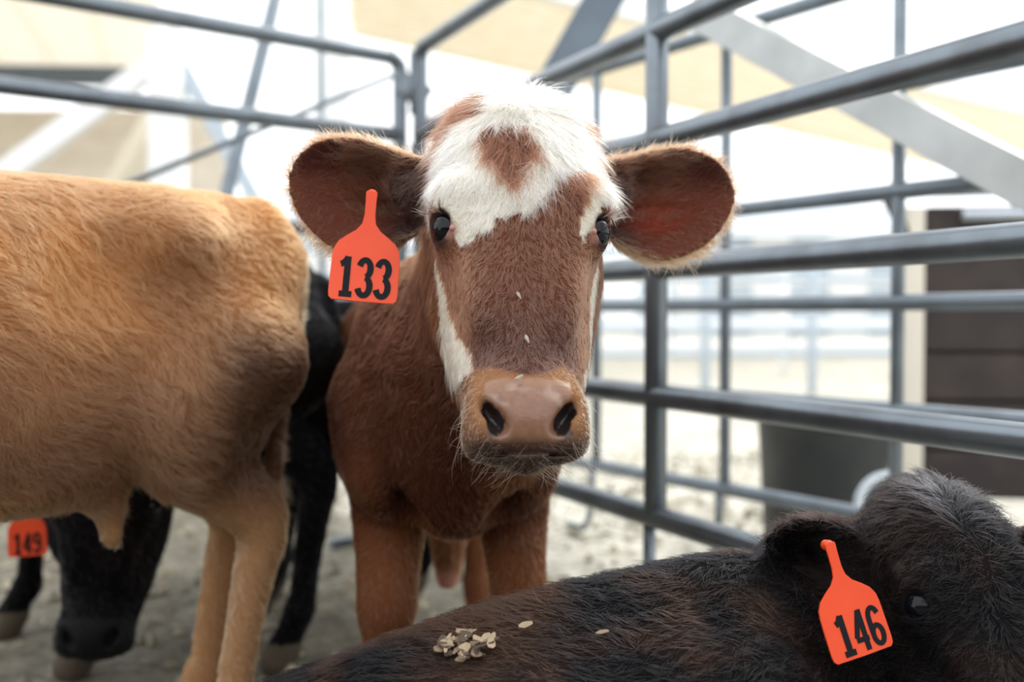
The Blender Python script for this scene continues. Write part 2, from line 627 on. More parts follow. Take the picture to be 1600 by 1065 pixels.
# ------------------------------------------------------------------ coats
def sample_surface(V, Q, N, weights, n):
    T = np.concatenate([Q[:, [0, 1, 2]], Q[:, [0, 2, 3]]])
    ar = np.linalg.norm(np.cross(V[T[:, 1]] - V[T[:, 0]], V[T[:, 2]] - V[T[:, 0]]), axis=1) * weights[T].mean(1)
    c = np.cumsum(ar); c /= c[-1]
    ti = np.searchsorted(c, rng.random(n))
    r1 = np.sqrt(rng.random(n)); r2 = rng.random(n)
    bc = np.stack([1 - r1, r1 * (1 - r2), r1 * r2], 1)
    tv = T[np.clip(ti, 0, len(T) - 1)]
    P = (V[tv] * bc[:, :, None]).sum(1)
    Nn = (N[tv] * bc[:, :, None]).sum(1)
    Nn /= np.linalg.norm(Nn, axis=1)[:, None] + 1e-12
    return P, Nn, tv, bc


def hair_object(name, P, D, Nn, length, lift, colour, radius, m, parent, K=5, droop=0.0, curl=0.35, clump=0.0, cell=.009):
    """one strand per root: D lies in the surface, lift stands it off, curl bends it"""
    n = len(P)
    length = np.broadcast_to(np.asarray(length, float), (n,)); lift = np.broadcast_to(np.asarray(lift, float), (n,))
    rnd = rng.normal(0, 1, (n, 3))
    rnd -= Nn * (rnd * Nn).sum(1)[:, None]
    pull = np.zeros((n, 3))
    if np.any(clump):
        # strands lean together into locks: every lock gathers the roots of one ragged cell
        g = np.floor((P + (np.stack([vnoise(P, 70, s) for s in (301, 302, 303)], 1) - .5) * cell * 2.2) / cell).astype(np.int64)
        key = (g[:, 0] * 73856093) ^ (g[:, 1] * 19349663) ^ (g[:, 2] * 83492791)
        u_, inv = np.unique(key, return_inverse=True)
        cnt = np.bincount(inv)
        ctr = np.stack([np.bincount(inv, P[:, k]) / cnt for k in range(3)], 1)
        sway = rng.normal(0, .28, (len(u_), 3))
        rad_ = rng.uniform(.75, 1.2, len(u_))
        pull = (ctr[inv] - P) * np.asarray(clump).reshape(-1, 1) + tangent(sway, np.zeros_like(sway) + [0, 0, 1e-9])[inv] * 0
        D = tangent(D + sway[inv], Nn)
        length = length * rad_[inv]
    t = np.linspace(0, 1, K)
    pos = np.empty((n, K, 3))
    for i, x in enumerate(t):
        off = D * x + Nn * (lift * (x - 0.55 * x * x))[:, None] + rnd * (curl * 0.35 * x * x)
        pos[:, i] = P + off * length[:, None] + pull * x**1.3
        pos[:, i, 2] -= droop * length * x * x
    b = base_of(parent)
    hc = bpy.data.hair_curves.new(name)
    hc.add_curves([K] * n)
    hc.attributes['position'].data.foreach_set('vector', (pos - b).astype(np.float32).ravel())
    ra = hc.attributes.get('radius') or hc.attributes.new('radius', 'FLOAT', 'POINT')
    rr = np.broadcast_to(np.asarray(radius, float).reshape(-1, 1), (n, 1)) * np.array([1.0, .95, .8, .55, .18] if K == 5 else np.linspace(1, .2, K))[None, :]
    ra.data.foreach_set('value', rr.astype(np.float32).ravel())
    ca = hc.attributes.new('coat_colour', 'FLOAT_COLOR', 'CURVE')
    c4 = np.ones((n, 4)); c4[:, :3] = colour
    ca.data.foreach_set('color', c4.astype(np.float32).ravel())
    hc.materials.append(m)
    o = bpy.data.objects.new(name, hc)
    col.objects.link(o)
    o.parent = parent
    return o


def tangent(D, Nn):
    D = D - Nn * (D * Nn).sum(1)[:, None]
    return D / (np.linalg.norm(D, axis=1)[:, None] + 1e-9)


def body_object(name, V, Q, colour, wet, thin, m, parent):
    o = mesh_obj(name, V, Q, m, parent)
    me = o.data
    c4 = np.ones((len(V), 4)); c4[:, :3] = colour
    a = me.attributes.new('coat_colour', 'FLOAT_COLOR', 'POINT'); a.data.foreach_set('color', c4.astype(np.float32).ravel())
    a = me.attributes.new('wet', 'FLOAT', 'POINT'); a.data.foreach_set('value', wet.astype(np.float32))
    a = me.attributes.new('thin', 'FLOAT', 'POINT'); a.data.foreach_set('value', thin.astype(np.float32))
    return o


def mixc(a, b, t):
    t = np.clip(t, 0, 1)[:, None]
    return a * (1 - t) + b * t


def sstep(x, a, b):
    t = np.clip((x - a) / (b - a), 0, 1); return t * t * (3 - 2 * t)

FUR = True

# ================================================================== the place: ground, sheds, fences
M_GROUND = bpy.data.materials.new('trampled_straw_and_dirt')
M_GROUND.use_nodes = True
def ground_nodes():
    nt = M_GROUND.node_tree; b = nt.nodes['Principled BSDF']
    tc = nt.nodes.new('ShaderNodeTexCoord')
    def noise(s, d=6, dist=0.0):
        n = nt.nodes.new('ShaderNodeTexNoise'); n.inputs['Scale'].default_value = s; n.inputs['Detail'].default_value = d
        n.inputs['Distortion'].default_value = dist
        nt.links.new(tc.outputs['Object'], n.inputs['Vector']); return n
    def ramp(n, p0, c0, p1, c1):
        r = nt.nodes.new('ShaderNodeValToRGB')
        r.color_ramp.elements[0].position = p0; r.color_ramp.elements[0].color = (*c0, 1)
        r.color_ramp.elements[1].position = p1; r.color_ramp.elements[1].color = (*c1, 1)
        nt.links.new(n.outputs['Fac'], r.inputs['Fac']); return r
    n1, n2, n3 = noise(2.2), noise(14, 8, .4), noise(55, 8)
    r1 = ramp(n1, .35, (.58, .565, .52), .65, (.70, .69, .65))
    r2 = ramp(n2, .34, (.42, .40, .36), .58, (1, 1, 1))
    r3 = ramp(n3, .30, (.55, .53, .48), .62, (1.15, 1.12, 1.02))
    def mul(a, c, f):
        m = nt.nodes.new('ShaderNodeMix'); m.data_type = 'RGBA'; m.blend_type = 'MULTIPLY'; m.inputs['Factor'].default_value = f
        nt.links.new(a, m.inputs['A']); nt.links.new(c, m.inputs['B']); return m.outputs['Result']
    # pen floor's shade painted in along with dung: darker inside, paler outside, ragged border
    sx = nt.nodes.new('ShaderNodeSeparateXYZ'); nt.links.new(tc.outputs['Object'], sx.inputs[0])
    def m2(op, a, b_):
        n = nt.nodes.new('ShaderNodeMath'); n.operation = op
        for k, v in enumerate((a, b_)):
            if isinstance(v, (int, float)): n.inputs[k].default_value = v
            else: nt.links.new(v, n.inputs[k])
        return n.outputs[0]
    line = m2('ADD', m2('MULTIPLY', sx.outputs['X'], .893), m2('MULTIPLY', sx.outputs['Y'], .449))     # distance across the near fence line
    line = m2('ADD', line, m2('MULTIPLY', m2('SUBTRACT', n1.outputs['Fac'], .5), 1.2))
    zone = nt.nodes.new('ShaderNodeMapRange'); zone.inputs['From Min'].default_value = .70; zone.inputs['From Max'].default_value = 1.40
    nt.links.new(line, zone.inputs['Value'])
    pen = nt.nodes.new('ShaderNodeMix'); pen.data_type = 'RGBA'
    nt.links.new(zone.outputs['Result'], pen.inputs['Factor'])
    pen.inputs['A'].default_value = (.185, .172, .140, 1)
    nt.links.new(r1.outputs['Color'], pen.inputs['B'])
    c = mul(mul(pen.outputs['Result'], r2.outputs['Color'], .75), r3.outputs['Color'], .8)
    nt.links.new(c, b.inputs['Base Color'])
    b.inputs['Roughness'].default_value = .9
    bp = nt.nodes.new('ShaderNodeBump'); bp.inputs['Strength'].default_value = .7; bp.inputs['Distance'].default_value = .03
    nt.links.new(n2.outputs['Fac'], bp.inputs['Height']); nt.links.new(bp.outputs['Normal'], b.inputs['Normal'])
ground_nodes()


def ground_mesh():
    gx = np.concatenate([np.linspace(-60, -4, 15)[:-1], np.linspace(-4, 6, 120), np.linspace(6, 60, 15)[1:]])
    gy = np.concatenate([np.linspace(-20, -.5, 8)[:-1], np.linspace(-.5, 8, 110), np.linspace(8, 90, 16)[1:]])
    X, Y = np.meshgrid(gx, gy, indexing='ij')
    P = np.stack([X.ravel(), Y.ravel(), 0 * X.ravel()], 1)
    P[:, 2] = -.012 * vnoise(P, 3.0, 201) - .010 * vnoise(P, 9.0, 202) - .004
    n = len(gy)
    i, j = np.meshgrid(np.arange(len(gx) - 1), np.arange(n - 1), indexing='ij')
    a = (i * n + j).ravel()
    return P, np.stack([a, a + n, a + n + 1, a + 1], 1)


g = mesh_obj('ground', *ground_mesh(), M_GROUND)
tag(g, 'trampled dirt floor of the pen strewn with dry straw', 'ground', kind='structure')

M_PIPE = mat('weathered_grey_pipe', (.185, .215, .245), .30, .7, noise=(9, (.11, .12, .135), .45, .75), bump=(60, .15, .002))
M_PIPE_FAR = mat('galvanised_pipe', (.19, .225, .26), .35, .6, noise=(9, (.13, .15, .17), .45, .75))
M_GALV = mat('galvanised_channel', (.56, .58, .58), .45, .35, noise=(7, (.42, .44, .44), .35, .7))
M_BLUE = mat('blue_grey_steel', (.15, .19, .235), .5, .3, noise=(6, (.11, .14, .175), .35, .7))
M_WHITE = mat('white_paint', (.86, .87, .88), .6)
M_TAN = mat('tan_sheet_metal', (.93, .87, .75), .6, noise=(3, (.89, .81, .66), .35, .7))
M_SHEET = mat('translucent_tan_roof_sheet', (.93, .90, .82), .6, noise=(3, (.90, .84, .74), .35, .7))
def let_light_through(m, tint, f):
    nt = m.node_tree; b = nt.nodes['Principled BSDF']
    t = nt.nodes.new('ShaderNodeBsdfTranslucent'); t.inputs['Color'].default_value = (*tint, 1)
    mx = nt.nodes.new('ShaderNodeMixShader'); mx.inputs['Fac'].default_value = f
    nt.links.new(b.outputs['BSDF'], mx.inputs[1]); nt.links.new(t.outputs['BSDF'], mx.inputs[2])
    nt.links.new(mx.outputs['Shader'], nt.nodes['Material Output'].inputs['Surface'])
let_light_through(M_SHEET, (1.0, .96, .89), .55)
M_TANWALL = mat('tan_grey_siding', (.78, .71, .60), .7, noise=(4, (.70, .62, .52), .35, .7))
M_CREAM = mat('cream_beam', (.78, .72, .62), .6)
M_DARKWOOD = mat('dark_stained_boards', (.030, .022, .022), .7, noise=(8, (.055, .040, .036), .4, .75), bump=(40, .3, .004))
M_RUBBER = mat('dusty_black_rubber', (.028, .032, .034), .55, noise=(5, (.075, .075, .068), .45, .8))
M_HOSE = mat('pale_hose', (.62, .68, .74), .5)
M_PALE = mat('pale_far_metal', (.46, .53, .61), .6)
M_SILVER = mat('bright_galvanised', (.55, .59, .66), .32, .7)


def pipe(name, a, b, r, m, parent, seg=16):
    a = np.asarray(a, float); b = np.asarray(b, float)
    return mesh_obj(name, *tube_geo([a, a + (b - a) * .001, a + (b - a) * .999, b], [r * .94, r, r, r * .94], seg), m, parent)


def fence_panel(name, label, p0, d, s0, s1, heights, r, uprights, m, group, foot=True, r_up=None, endcaps=True):
    """pipe livestock panel: rails along p0 + s*d, uprights at given s"""
    d = np.array([*d, 0.0]); p0 = np.array([*p0, 0.0])
    P = lambda s, z: p0 + d * s + np.array([0, 0, z])
    c = P((s0 + s1) / 2, 0)
    root = empty(name, c)
    tag(root, label, 'fence panel', group)
    zt, zb = max(heights), min(heights)
    # the outer frame bends round its corners
    k = .04
    fr = []
    for s, sg in ((s0, 1), (s1, -1)):
        for z, zg in ((zb, 1), (zt, -1)):
            pass
    corner = lambda s, z, ss, zz: [P(s + ss * k * (1 - math.sin(a)), z + zz * k * (1 - math.cos(a))) for a in np.linspace(0, math.pi / 2, 7)]
    for s, ss in ((s0, 1), (s1, -1)):
        top = [P(s + ss * k * (1 - math.cos(a)), zt - k * (1 - math.sin(a))) for a in np.linspace(0, math.pi / 2, 7)]
        bot = [P(s + ss * k * (1 - math.cos(a)), zb + k * (1 - math.sin(a))) for a in np.linspace(0, math.pi / 2, 7)]
        path = bot[::-1] + top
        mesh_obj('end_upright', *tube_geo(path, r, 16), m, root)
        if foot:
            fp = P(s + ss * .02, 0)
            mesh_obj('foot', *tube_geo([fp + np.array([0, 0, z]) + d * ss * o for z, o in ((zb, 0), (.10, 0), (.03, .03), (.006, .10), (.006, .22))], r * .8, 12), m, root)
    for z in sorted(heights):
        e = k if z in (zt, zb) else 0
        pipe('rail', P(min(s0, s1) + e, z), P(max(s0, s1) - e, z), r, m, root, 18)
    for s in uprights:
        pipe('upright', P(s, zb), P(s, zt), r_up or r * .98, m, root)
        if foot:
            mesh_obj('foot', *tube_geo([P(s + o, z) for z, o in ((zb, .02), (.14, .02), (.05, .03), (.008, .06), (.008, .14))], r * .55, 12), m, root)
    return root


RP, RD = (.64, 1.245), (-.449, .893)
HTS = [1.505, 1.237, 1.026, .776, .525, .286]
fence_panel('fence_panel', 'near grey pipe fence panel running from the right edge back past the brown calf', RP, RD, -1.35, 2.055, HTS, .0232, [.796, -.55], M_PIPE, 'grey pipe fence panels of the pen')
LP, LD = (-.345, 3.085), (-.802, -.597)
fence_panel('fence_panel', 'grey pipe fence panel across the back of the pen behind the tan calf', LP, LD, .0, 3.3, [1.475, 1.240, .94, .72, .50, .29], .0225, [1.7], M_PIPE, 'grey pipe fence panels of the pen')
SP, SD = (.6325, 2.59), (-.5835, .812)
fence_panel('fence_panel', 'thinner grey pipe fence panel standing beyond the near right one', SP, SD, -1.25, 1.7, [1.445, 1.205, .963, .713, .468, .217], .0190, [.103, -.4117, .633], M_PIPE_FAR, 'grey pipe fence panels of the pen', True, .0150)

# hinge pins and latch chain between the two panels of the corner
hc = empty('corner_latch', (-.322, 3.09, 1.2))
tag(hc, 'steel pins and latch plate joining the two fence panels at the corner', 'latch')
for z in (1.40, 1.12, .62):
    a = np.array([-.345, 3.07, z])
    mesh_obj('plate', *beam_geo(a, a + np.array([.085, .015, -.05]), .02, .075, .006), M_PIPE, hc)
    pipe('pin', a + np.array([.042, -.005, -.10]), a + np.array([.042, -.005, .09]), .010, M_PIPE, hc, 12)

# loose braces and posts about the pen
def single(name, geo, m, label, cat, group=None, smooth=True, kind=None):
    V, Fc = geo
    o = mesh_obj(name, V, Fc, m, None, smooth, loc=np.asarray(V).mean(0) * [1, 1, 0] + [0, 0, np.asarray(V)[:, 2].min()])
    return tag(o, label, cat, group, kind)


single('brace_rod', tube_geo([at(624, 114, 3.22), at(430, 193, 3.05), at(150, 307, 2.84)], .0095, 10), M_PIPE_FAR, 'thin slanting steel rod behind the back fence panel', 'rod')
single('leaning_pipe', tube_geo([at(470, -160, 3.9), at(400, 118, 3.75), at(300, 520, 3.55), at(215, 862, 3.40)], .027, 14), M_PIPE_FAR, 'leaning grey pipe behind the back fence panel', 'pipe')
pz = at(503, 300, 4.4)
single('thin_post', tube_geo([(pz[0], pz[1], 0), (pz[0], pz[1], 1), (pz[0], pz[1], 2.6)], .0150, 12), M_PIPE_FAR, 'thin upright steel post beside the white column', 'post')


def channel(a, b, h, w, t, name, m, label, up=(0, 0, 1), side=1):
    """C-shaped steel channel: web and two flanges"""
    a = np.asarray(a, float); b = np.asarray(b, float)
    d = (b - a) / np.linalg.norm(b - a); s = np.cross(d, np.asarray(up, float)); s /= np.linalg.norm(s); u = np.cross(s, d)
    root = empty(name, (a + b) / 2)
    tag(root, label, 'beam')
    mesh_obj('web', *beam_geo(a, b, t, h, .002, u), m, root, False)
    for k in (-1, 1):
        o = u * k * (h / 2 - t / 2) + s * side * w / 2
        mesh_obj('flange', *beam_geo(a + o, b + o, w, t, .002, u), m, root, False)
    return root


channel(at(1078, 14, 2.62), at(1760, 372, 1.80), .088, .055, .010, 'channel_brace', M_GALV, 'galvanised channel brace slanting down to the right behind the near fence', side=-1)
single('slanting_beam', beam_geo(at(985, -75, 3.55), at(858, 150, 3.55), .10, .135, .01), M_BLUE, 'blue-grey steel beam slanting above the corner of the pen', 'beam', smooth=False)

# dark board pen and tub beyond the fence
dw = empty('cattle_chute', (1.95, 3.35, 0))
tag(dw, 'dark board-sided cattle chute at the right beyond the fence', 'chute')
cx0, cx1, cy = 1.325, 2.75, 3.22
for i in range(6):
    z0 = .10 + i * .157
    mesh_obj('board', *beam_geo((cx0 + .012 * (i % 2), cy, z0 + .074), (cx1, cy - .15, z0 + .074), .035, .148, .006), M_DARKWOOD, dw, False)
mesh_obj('back_panel', *beam_geo((cx0 + .01, cy + .04, .56), (cx1, cy - .11, .56), .03, .94, .0), M_DARKWOOD, dw, False)
for (x, y) in ((cx0 - .035, cy - .012), (2.0, cy - .115)):
    mesh_obj('post', *beam_geo((x, y, 0), (x, y, 1.03), .055, .055, .004, (1, 0, 0)), M_CREAM if x < 1.5 else M_DARKWOOD, dw, False)
pipe('top_rail', (cx0 - .12, cy - .03, 1.085), (cx1, cy - .2, 1.10), .026, M_SILVER, dw)
pipe('top_rail', (cx0 + .10, cy - .06, 1.00), (cx1, cy - .22, 1.01), .020, M_SILVER, dw)
mesh_obj('bracket', *beam_geo((cx0 - .13, cy - .03, 1.07), (cx0 - .05, cy - .03, .90), .02, .035, .004), M_DARKWOOD, dw, False)
mesh_obj('bracket', *beam_geo((cx0 + .30, cy - .05, 1.08), (cx0 + .30, cy - .05, .98), .03, .06, .004, (1, 0, 0)), M_DARKWOOD, dw, False)


def lathe(profile, c, seg=40):
    V, Fc = [], []
    for r, z in profile:
        for k in range(seg):
            a = 2 * math.pi * k / seg
            V.append((c[0] + r * math.cos(a), c[1] + r * math.sin(a), c[2] + z))
    for i in range(len(profile) - 1):
        for k in range(seg):
            k2 = (k + 1) % seg
            Fc.append([i * seg + k, i * seg + k2, (i + 1) * seg + k2, (i + 1) * seg + k])
    return np.array(V), Fc


tub = empty('feed_tub', (.925, 2.95, 0))
tag(tub, 'black rubber feed tub on the ground beyond the fence', 'tub')
mesh_obj('tub_wall', *lathe([(.001, .0), (.165, .0), (.17, .01), (.192, .40), (.195, .41), (.180, .41), (.160, .03), (.001, .025)], (.925, 2.95, 0)), M_RUBBER, tub)
mesh_obj('rim', *lathe([(.190, .385), (.204, .390), (.206, .405), (.200, .415), (.186, .412), (.182, .40)], (.925, 2.95, 0)), M_RUBBER, tub)
hz = at(1392, 795, 2.62)
th_ = np.linspace(0, 2 * math.pi, 40)
single('hose_coil', tube_geo([hz + np.array([.085 * math.cos(t), .02 * math.sin(t), .085 * math.sin(t)]) for t in th_], .013, 12, False), M_HOSE, 'pale coil of hose hanging on the far fence beside the tub', 'hose')


def shed(name, label, parts_fn, base):
    root = empty(name, base)
    tag(root, label, 'shed')
    parts_fn(root)
    return root


def slab(name, pts, t, m, parent):
    """thick quad plate from four corners"""
    P = np.array(pts, float)
    n = np.cross(P[1] - P[0], P[3] - P[0]); n /= np.linalg.norm(n)
    V = np.concatenate([P, P + n * t])
    return mesh_obj(name, V, [[0, 1, 2, 3], [7, 6, 5, 4], [0, 4, 5, 1], [1, 5, 6, 2], [2, 6, 7, 3], [3, 7, 4, 0]], m, parent, False)


def long_shed(root):
    # open-sided roof seen from below: near eave A-B, far eave D-C, ribbed sheets between
    A = np.array([-2.10, 11.1, 4.95]); B = np.array([17.5, 25.6, 4.95]); D = np.array([-2.4, 15.2, 5.1]); C = np.array([15.0, 31.0, 5.1])
    n = 44
    for i in range(n):
        t0, t1 = i / n, (i + .93) / n
        z = np.array([0, 0, .02 * (i % 2)])
        slab('roof_sheet', [A + (B - A) * t0 + z, A + (B - A) * t1 + z, D + (C - D) * t1 + z, D + (C - D) * t0 + z], .04, M_SHEET, root)
    for k in range(7):
        u = (k + .5) / 7
        a = A + (D - A) * u; b = B + (C - B) * u
        mesh_obj('purlin', *beam_geo(a - [0, 0, .09], b - [0, 0, .09], .08, .14, .0), M_TAN, root, False)
    mesh_obj('eave_beam', *beam_geo(A - [0, 0, .02], B - [0, 0, .02], .12, .26, .0), M_WHITE, root, False)
    mesh_obj('eave_beam', *beam_geo(D - [0, 0, .02], C - [0, 0, .02], .12, .26, .0), M_TAN, root, False)
    for k in range(5):
        p = A + (B - A) * (.005 + k * .245)
        if k == 0 or k > 2:
            mesh_obj('column', *beam_geo((p[0], p[1], 0), (p[0], p[1], 4.9), .36, .36, .01, (1, 0, 0)), M_WHITE, root, False)


shed('open_shed', 'open-sided shed with a tan ribbed roof and white columns behind the pen', long_shed, (3, 17, 0))


def left_barn(root):
    # roof underside, gutter beam, ribbed back wall, white columns with knee braces
    e0, e1 = np.array([-9.5, 6.4, 3.10]), np.array([-2.85, 8.1, 3.30])
    f0, f1 = np.array([-12.0, 12.2, 3.72]), np.array([-4.35, 12.4, 3.78])
    n = 12
    for i in range(n):
        t0, t1 = i / n, (i + .985) / n
        slab('roof_sheet', [e0 + (e1 - e0) * t0, e0 + (e1 - e0) * t1, f0 + (f1 - f0) * t1, f0 + (f1 - f0) * t0], .05, M_SHEET, root)
    mesh_obj('gutter_beam', *beam_geo((-12, 11.9, 3.62), (-4.6, 12.1, 3.58), .12, .22, .0), M_BLUE, root, False)
    for k in range(21):
        z = .10 + k * .152
        mesh_obj('siding_board', *beam_geo((-12, 12.25, z), (-3.5, 12.25, z), .05 + .02 * (k % 2), .140, .0), M_TANWALL, root, False)
    for x, y in ((-2.80, 8.15), (-6.9, 7.1)):
        mesh_obj('column', *beam_geo((x, y, 0), (x, y, 3.0), .24, .24, .0, (1, 0, 0)), M_WHITE, root, False)
    mesh_obj('knee_brace', *beam_geo((-2.95, 8.2, 2.72), (-4.45, 8.0, 1.55), .14, .17, .0), M_WHITE, root, False)
    mesh_obj('knee_brace', *beam_geo((-2.95, 8.6, 2.55), (-4.05, 9.5, 1.45), .14, .20, .0), M_TAN, root, False)
    mesh_obj('knee_brace', *beam_geo((-2.74, 8.2, 2.80), (-2.10, 8.4, 1.55), .10, .12, .0), M_PALE, root, False)


shed('left_barn'.replace('left_', 'tan_'), 'tan barn with white columns and knee braces behind the tan calf', left_barn, (-6, 9, 0))

# far pens: rows of pale pipe fence
def far_fence(label, a, b, heights, r, nposts, m):
    a = np.array([*a, 0.0]); b = np.array([*b, 0.0])
    root = empty('far_fence', (a + b) / 2)
    tag(root, label, 'fence', 'pale fences of the far pens')
    for z in heights:
        pipe('rail', a + [0, 0, z], b + [0, 0, z], r, m, root, 8)
    for k in range(nposts):
        p = a + (b - a) * k / (nposts - 1)
        pipe('post', p, p + [0, 0, max(heights) + .06], r * 1.35, m, root, 8)


far_fence('nearest pale fence of the far pens beyond the bare ground', (-2.2, 8.2), (8.5, 9.6), (1.25, 1.02, .80, .58, .36), .032, 12, M_PALE)
far_fence('second pale fence of the far pens, behind the first', (-4.0, 11.5), (12, 12.6), (1.35, 1.1, .85, .6, .35), .04, 12, M_WHITE)
far_fence('farthest pale fence of the far pens, below the distant sheds', (-8.0, 17), (20, 18.5), (1.7, 1.35, 1.0, .65), .06, 14, M_PALE)


def distant(root, x0, x1, y, h, n):
    for i in range(n):
        a, b = x0 + (x1 - x0) * i / n, x0 + (x1 - x0) * (i + .97) / n
        mesh_obj('wall_panel', *beam_geo((a, y, h / 2), (b, y, h / 2), .2, h, .0), M_WHITE if i % 2 else M_PALE, root, False)
    slab('roof', [(x0 - .5, y - 1.2, h), (x1 + .5, y - 1.2, h), (x1 + .5, y + 4, h + 1.4), (x0 - .5, y + 4, h + 1.4)], .12, M_PALE, root)


shed('white_shed', 'distant low white shed seen through the right-hand rails', lambda r_: distant(r_, 4.5, 24, 36, 3.6, 14), (14, 36, 0))
shed('white_shed', 'distant low white shed seen between the columns at the left', lambda r_: distant(r_, -14, -4.5, 30, 3.3, 9), (-9, 30, 0))

# unseen board wall added behind the camera to darken the eye reflections
M_ADDED_WALL = mat('added_wall_boards', (.12, .10, .085), .8, noise=(3, (.08, .068, .058), .35, .7))
sh = empty('added_wall', (0, -6.5, 0))
tag(sh, 'added board wall out of view that darkens the eye reflections', 'wall', kind='structure')
for k in range(24):
    x = -9 + k * .75
    mesh_obj('added_wall_plank', *beam_geo((x, -6.5, 0), (x, -6.5, 2.6), .05, .735, .0, (1, 0, 0)), M_ADDED_WALL, sh, False)

# ------------------------------------------------------------------ shared animal materials
M_SKIN = skin_material('hide')
M_HAIR = hair_material('coat_hair', 0.42, 0.6)
M_HAIR_DARK = hair_material('black_coat_hair', 0.42, 0.55, 1.30)
M_WHISKER = hair_material('whisker_hair', 0.3, 0.4)
M_EYE = mat('wet_eyeball', (0.003, 0.004, 0.007), 0.05, spec=0.26)
M_EYE_WHITE = mat('pink_inner_eyelid', (0.42, 0.20, 0.17), 0.25)
M_TAG = mat('orange_plastic_tag', (0.86, 0.085, 0.022), 0.38, spec=0.4, noise=(18, (0.80, 0.065, 0.018), 0.3, 0.8))
M_INK = mat('black_tag_print', (0.006, 0.0065, 0.010), 0.6, spec=.2)
M_STRAW = mat('dry_chaff', (0.30, 0.22, 0.14), 0.8, noise=(60, (0.18, 0.13, 0.085), 0.3, 0.7))
M_SEED = mat('pale_seed_husk', (0.40, 0.35, 0.28), 0.6)


def eyeball(H, side, parent, duct=False, rad=0.0188, c=(.0805, .0455, -.027)):
    """dark wet eye with a pink corner of inner lid"""
    bm = bmesh.new()
    bmesh.ops.create_uvsphere(bm, u_segments=28, v_segments=18, radius=rad * H.s)
    V = np.array([v.co[:] for v in bm.verts]); Fc = [[v.index for v in f.verts] for f in bm.faces]; bm.free()
    p = H.world((side * c[0], c[1], c[2]))
    o = mesh_obj('eye', V + p, Fc, M_EYE, parent, loc=p)
    if not duct: return o
    bm = bmesh.new()
    bmesh.ops.create_uvsphere(bm, u_segments=12, v_segments=8, radius=1)
    V = np.array([v.co[:] for v in bm.verts]); Fc = [[v.index for v in f.verts] for f in bm.faces]; bm.free()
    q = H.world((side * (c[0] - .0040), c[1] + .0205, c[2] - .0100))
    mesh_obj('tear_duct', q + (V * np.array([.0040, .0045, .0042]) * H.s) @ H.M, Fc, M_EYE_WHITE, o)
    return o


# ================================================================== brown and white calf, tag 133
H1 = HeadFrame(at(808, 362, 1.155), 5.5, 26.0, 1.0)
EAR1 = [Ear(-1, (-.096, -.030, .070), (-1, -.10, .06), (0.05, 1, -.50), .176),
        Ear(1, (.096, -.030, .076), (1, -.14, .03), (-0.10, 1, -.48), .186)]


def build_brown():
    S = Solid()
    rear, front = (-0.190, 2.27), (-0.078, 1.37)
    a, d, L, side = add_trunk(S, rear, front, [
        (0.0, .66, .02, .03), (.03, .655, .075, .085), (.10, .63, .125, .15), (.22, .61, .132, .180), (.38, .58, .142, .195), (.55, .57, .145, .20),
        (.70, .58, .136, .190), (.82, .585, .126, .180), (.92, .565, .112, .155), (.98, .55, .08, .11), (1.0, .55, .02, .03)])
    f2 = d[:2]
    # shoulders, brisket, withers, hips
    for s in (-1, 1):
        c = a + d * L * .83 + side * s * .086
        S.ball((c[0], c[1], .56), (.066, .12, .16), .05)
        c = a + d * L * .93 + side * s * .085
        S.ball((c[0], c[1], .485), (.072, .075, .095), .05)
        c = a + d * L * .14 + side * s * .085
        S.ball((c[0], c[1], .66), (.07, .12, .10), .06)
    c = a + d * L * .97
    S.ball((c[0], c[1], .475), (.072, .080, .105), .05)          # brisket
    S.chain([(c[0] + .01, c[1] - .01, .60, .11), (c[0] + .005, c[1] - .01, .50, .075), (c[0], c[1] + .05, .40, .035)], .04)
    for x0, x1 in ((-.150, -.138), (.000, -.012)):           # creases between brisket and upper arms
        S.cone((x0, 1.355, .56), (x1, 1.385, .40), .012, .020, .035, 'sub')
    # sheath under the belly
    cu = a + d * L * .60
    S.chain([(cu[0] + .012, cu[1], .39, .055), (cu[0] + .012, cu[1] - .012, .305, .034), (cu[0] + .012, cu[1] - .02, .255, .024), (cu[0] + .012, cu[1] - .022, .232, .020)], .03)
    # neck
    nb = H1.world((0, -.075, .045)); nm = H1.world((0, -.10, -.03))
    S.chain([(*nb, .098), (nb[0] - .040, nb[1] + .14, .70, .105), (nb[0] - .08, nb[1] + .28, .65, .13)], .05)
    S.chain([(*nm, .085), (nm[0] - .035, nm[1] + .11, .575, .105), (c[0], c[1] + .05, .56, .12)], .06)
    # legs
    front_leg(S, (-.172, 1.48, .55), (-.193, 1.47), f2, 1.0, 1.18)
    front_leg(S, (-.015, 1.48, .55), (.020, 1.50), f2, 1.0, 1.12)
    hind_leg(S, (-.262, 2.15, .62), (-.285, 2.12), f2, 1.0, .95)
    hind_leg(S, (-.105, 2.15, .62), (-.072, 2.10), f2, 1.0, .95)
    # tail
    S.chain([(-.19, 2.24, .76, .035), (-.195, 2.30, .70, .022), (-.20, 2.31, .5, .018), (-.20, 2.30, .34, .016)], .02)
    add_head(S, H1, EAR1)
    V, Q = S.mesh(0.0042)
    return V, Q, a, d, L, side


root1 = empty('brown_calf', (-0.10, 1.75, 0))
tag(root1, 'red-brown calf with white blaze on its forehead facing the camera', 'calf')
V1, Q1, ax1, d1, L1, side1 = build_brown()
N1 = normals_of(V1, Q1)

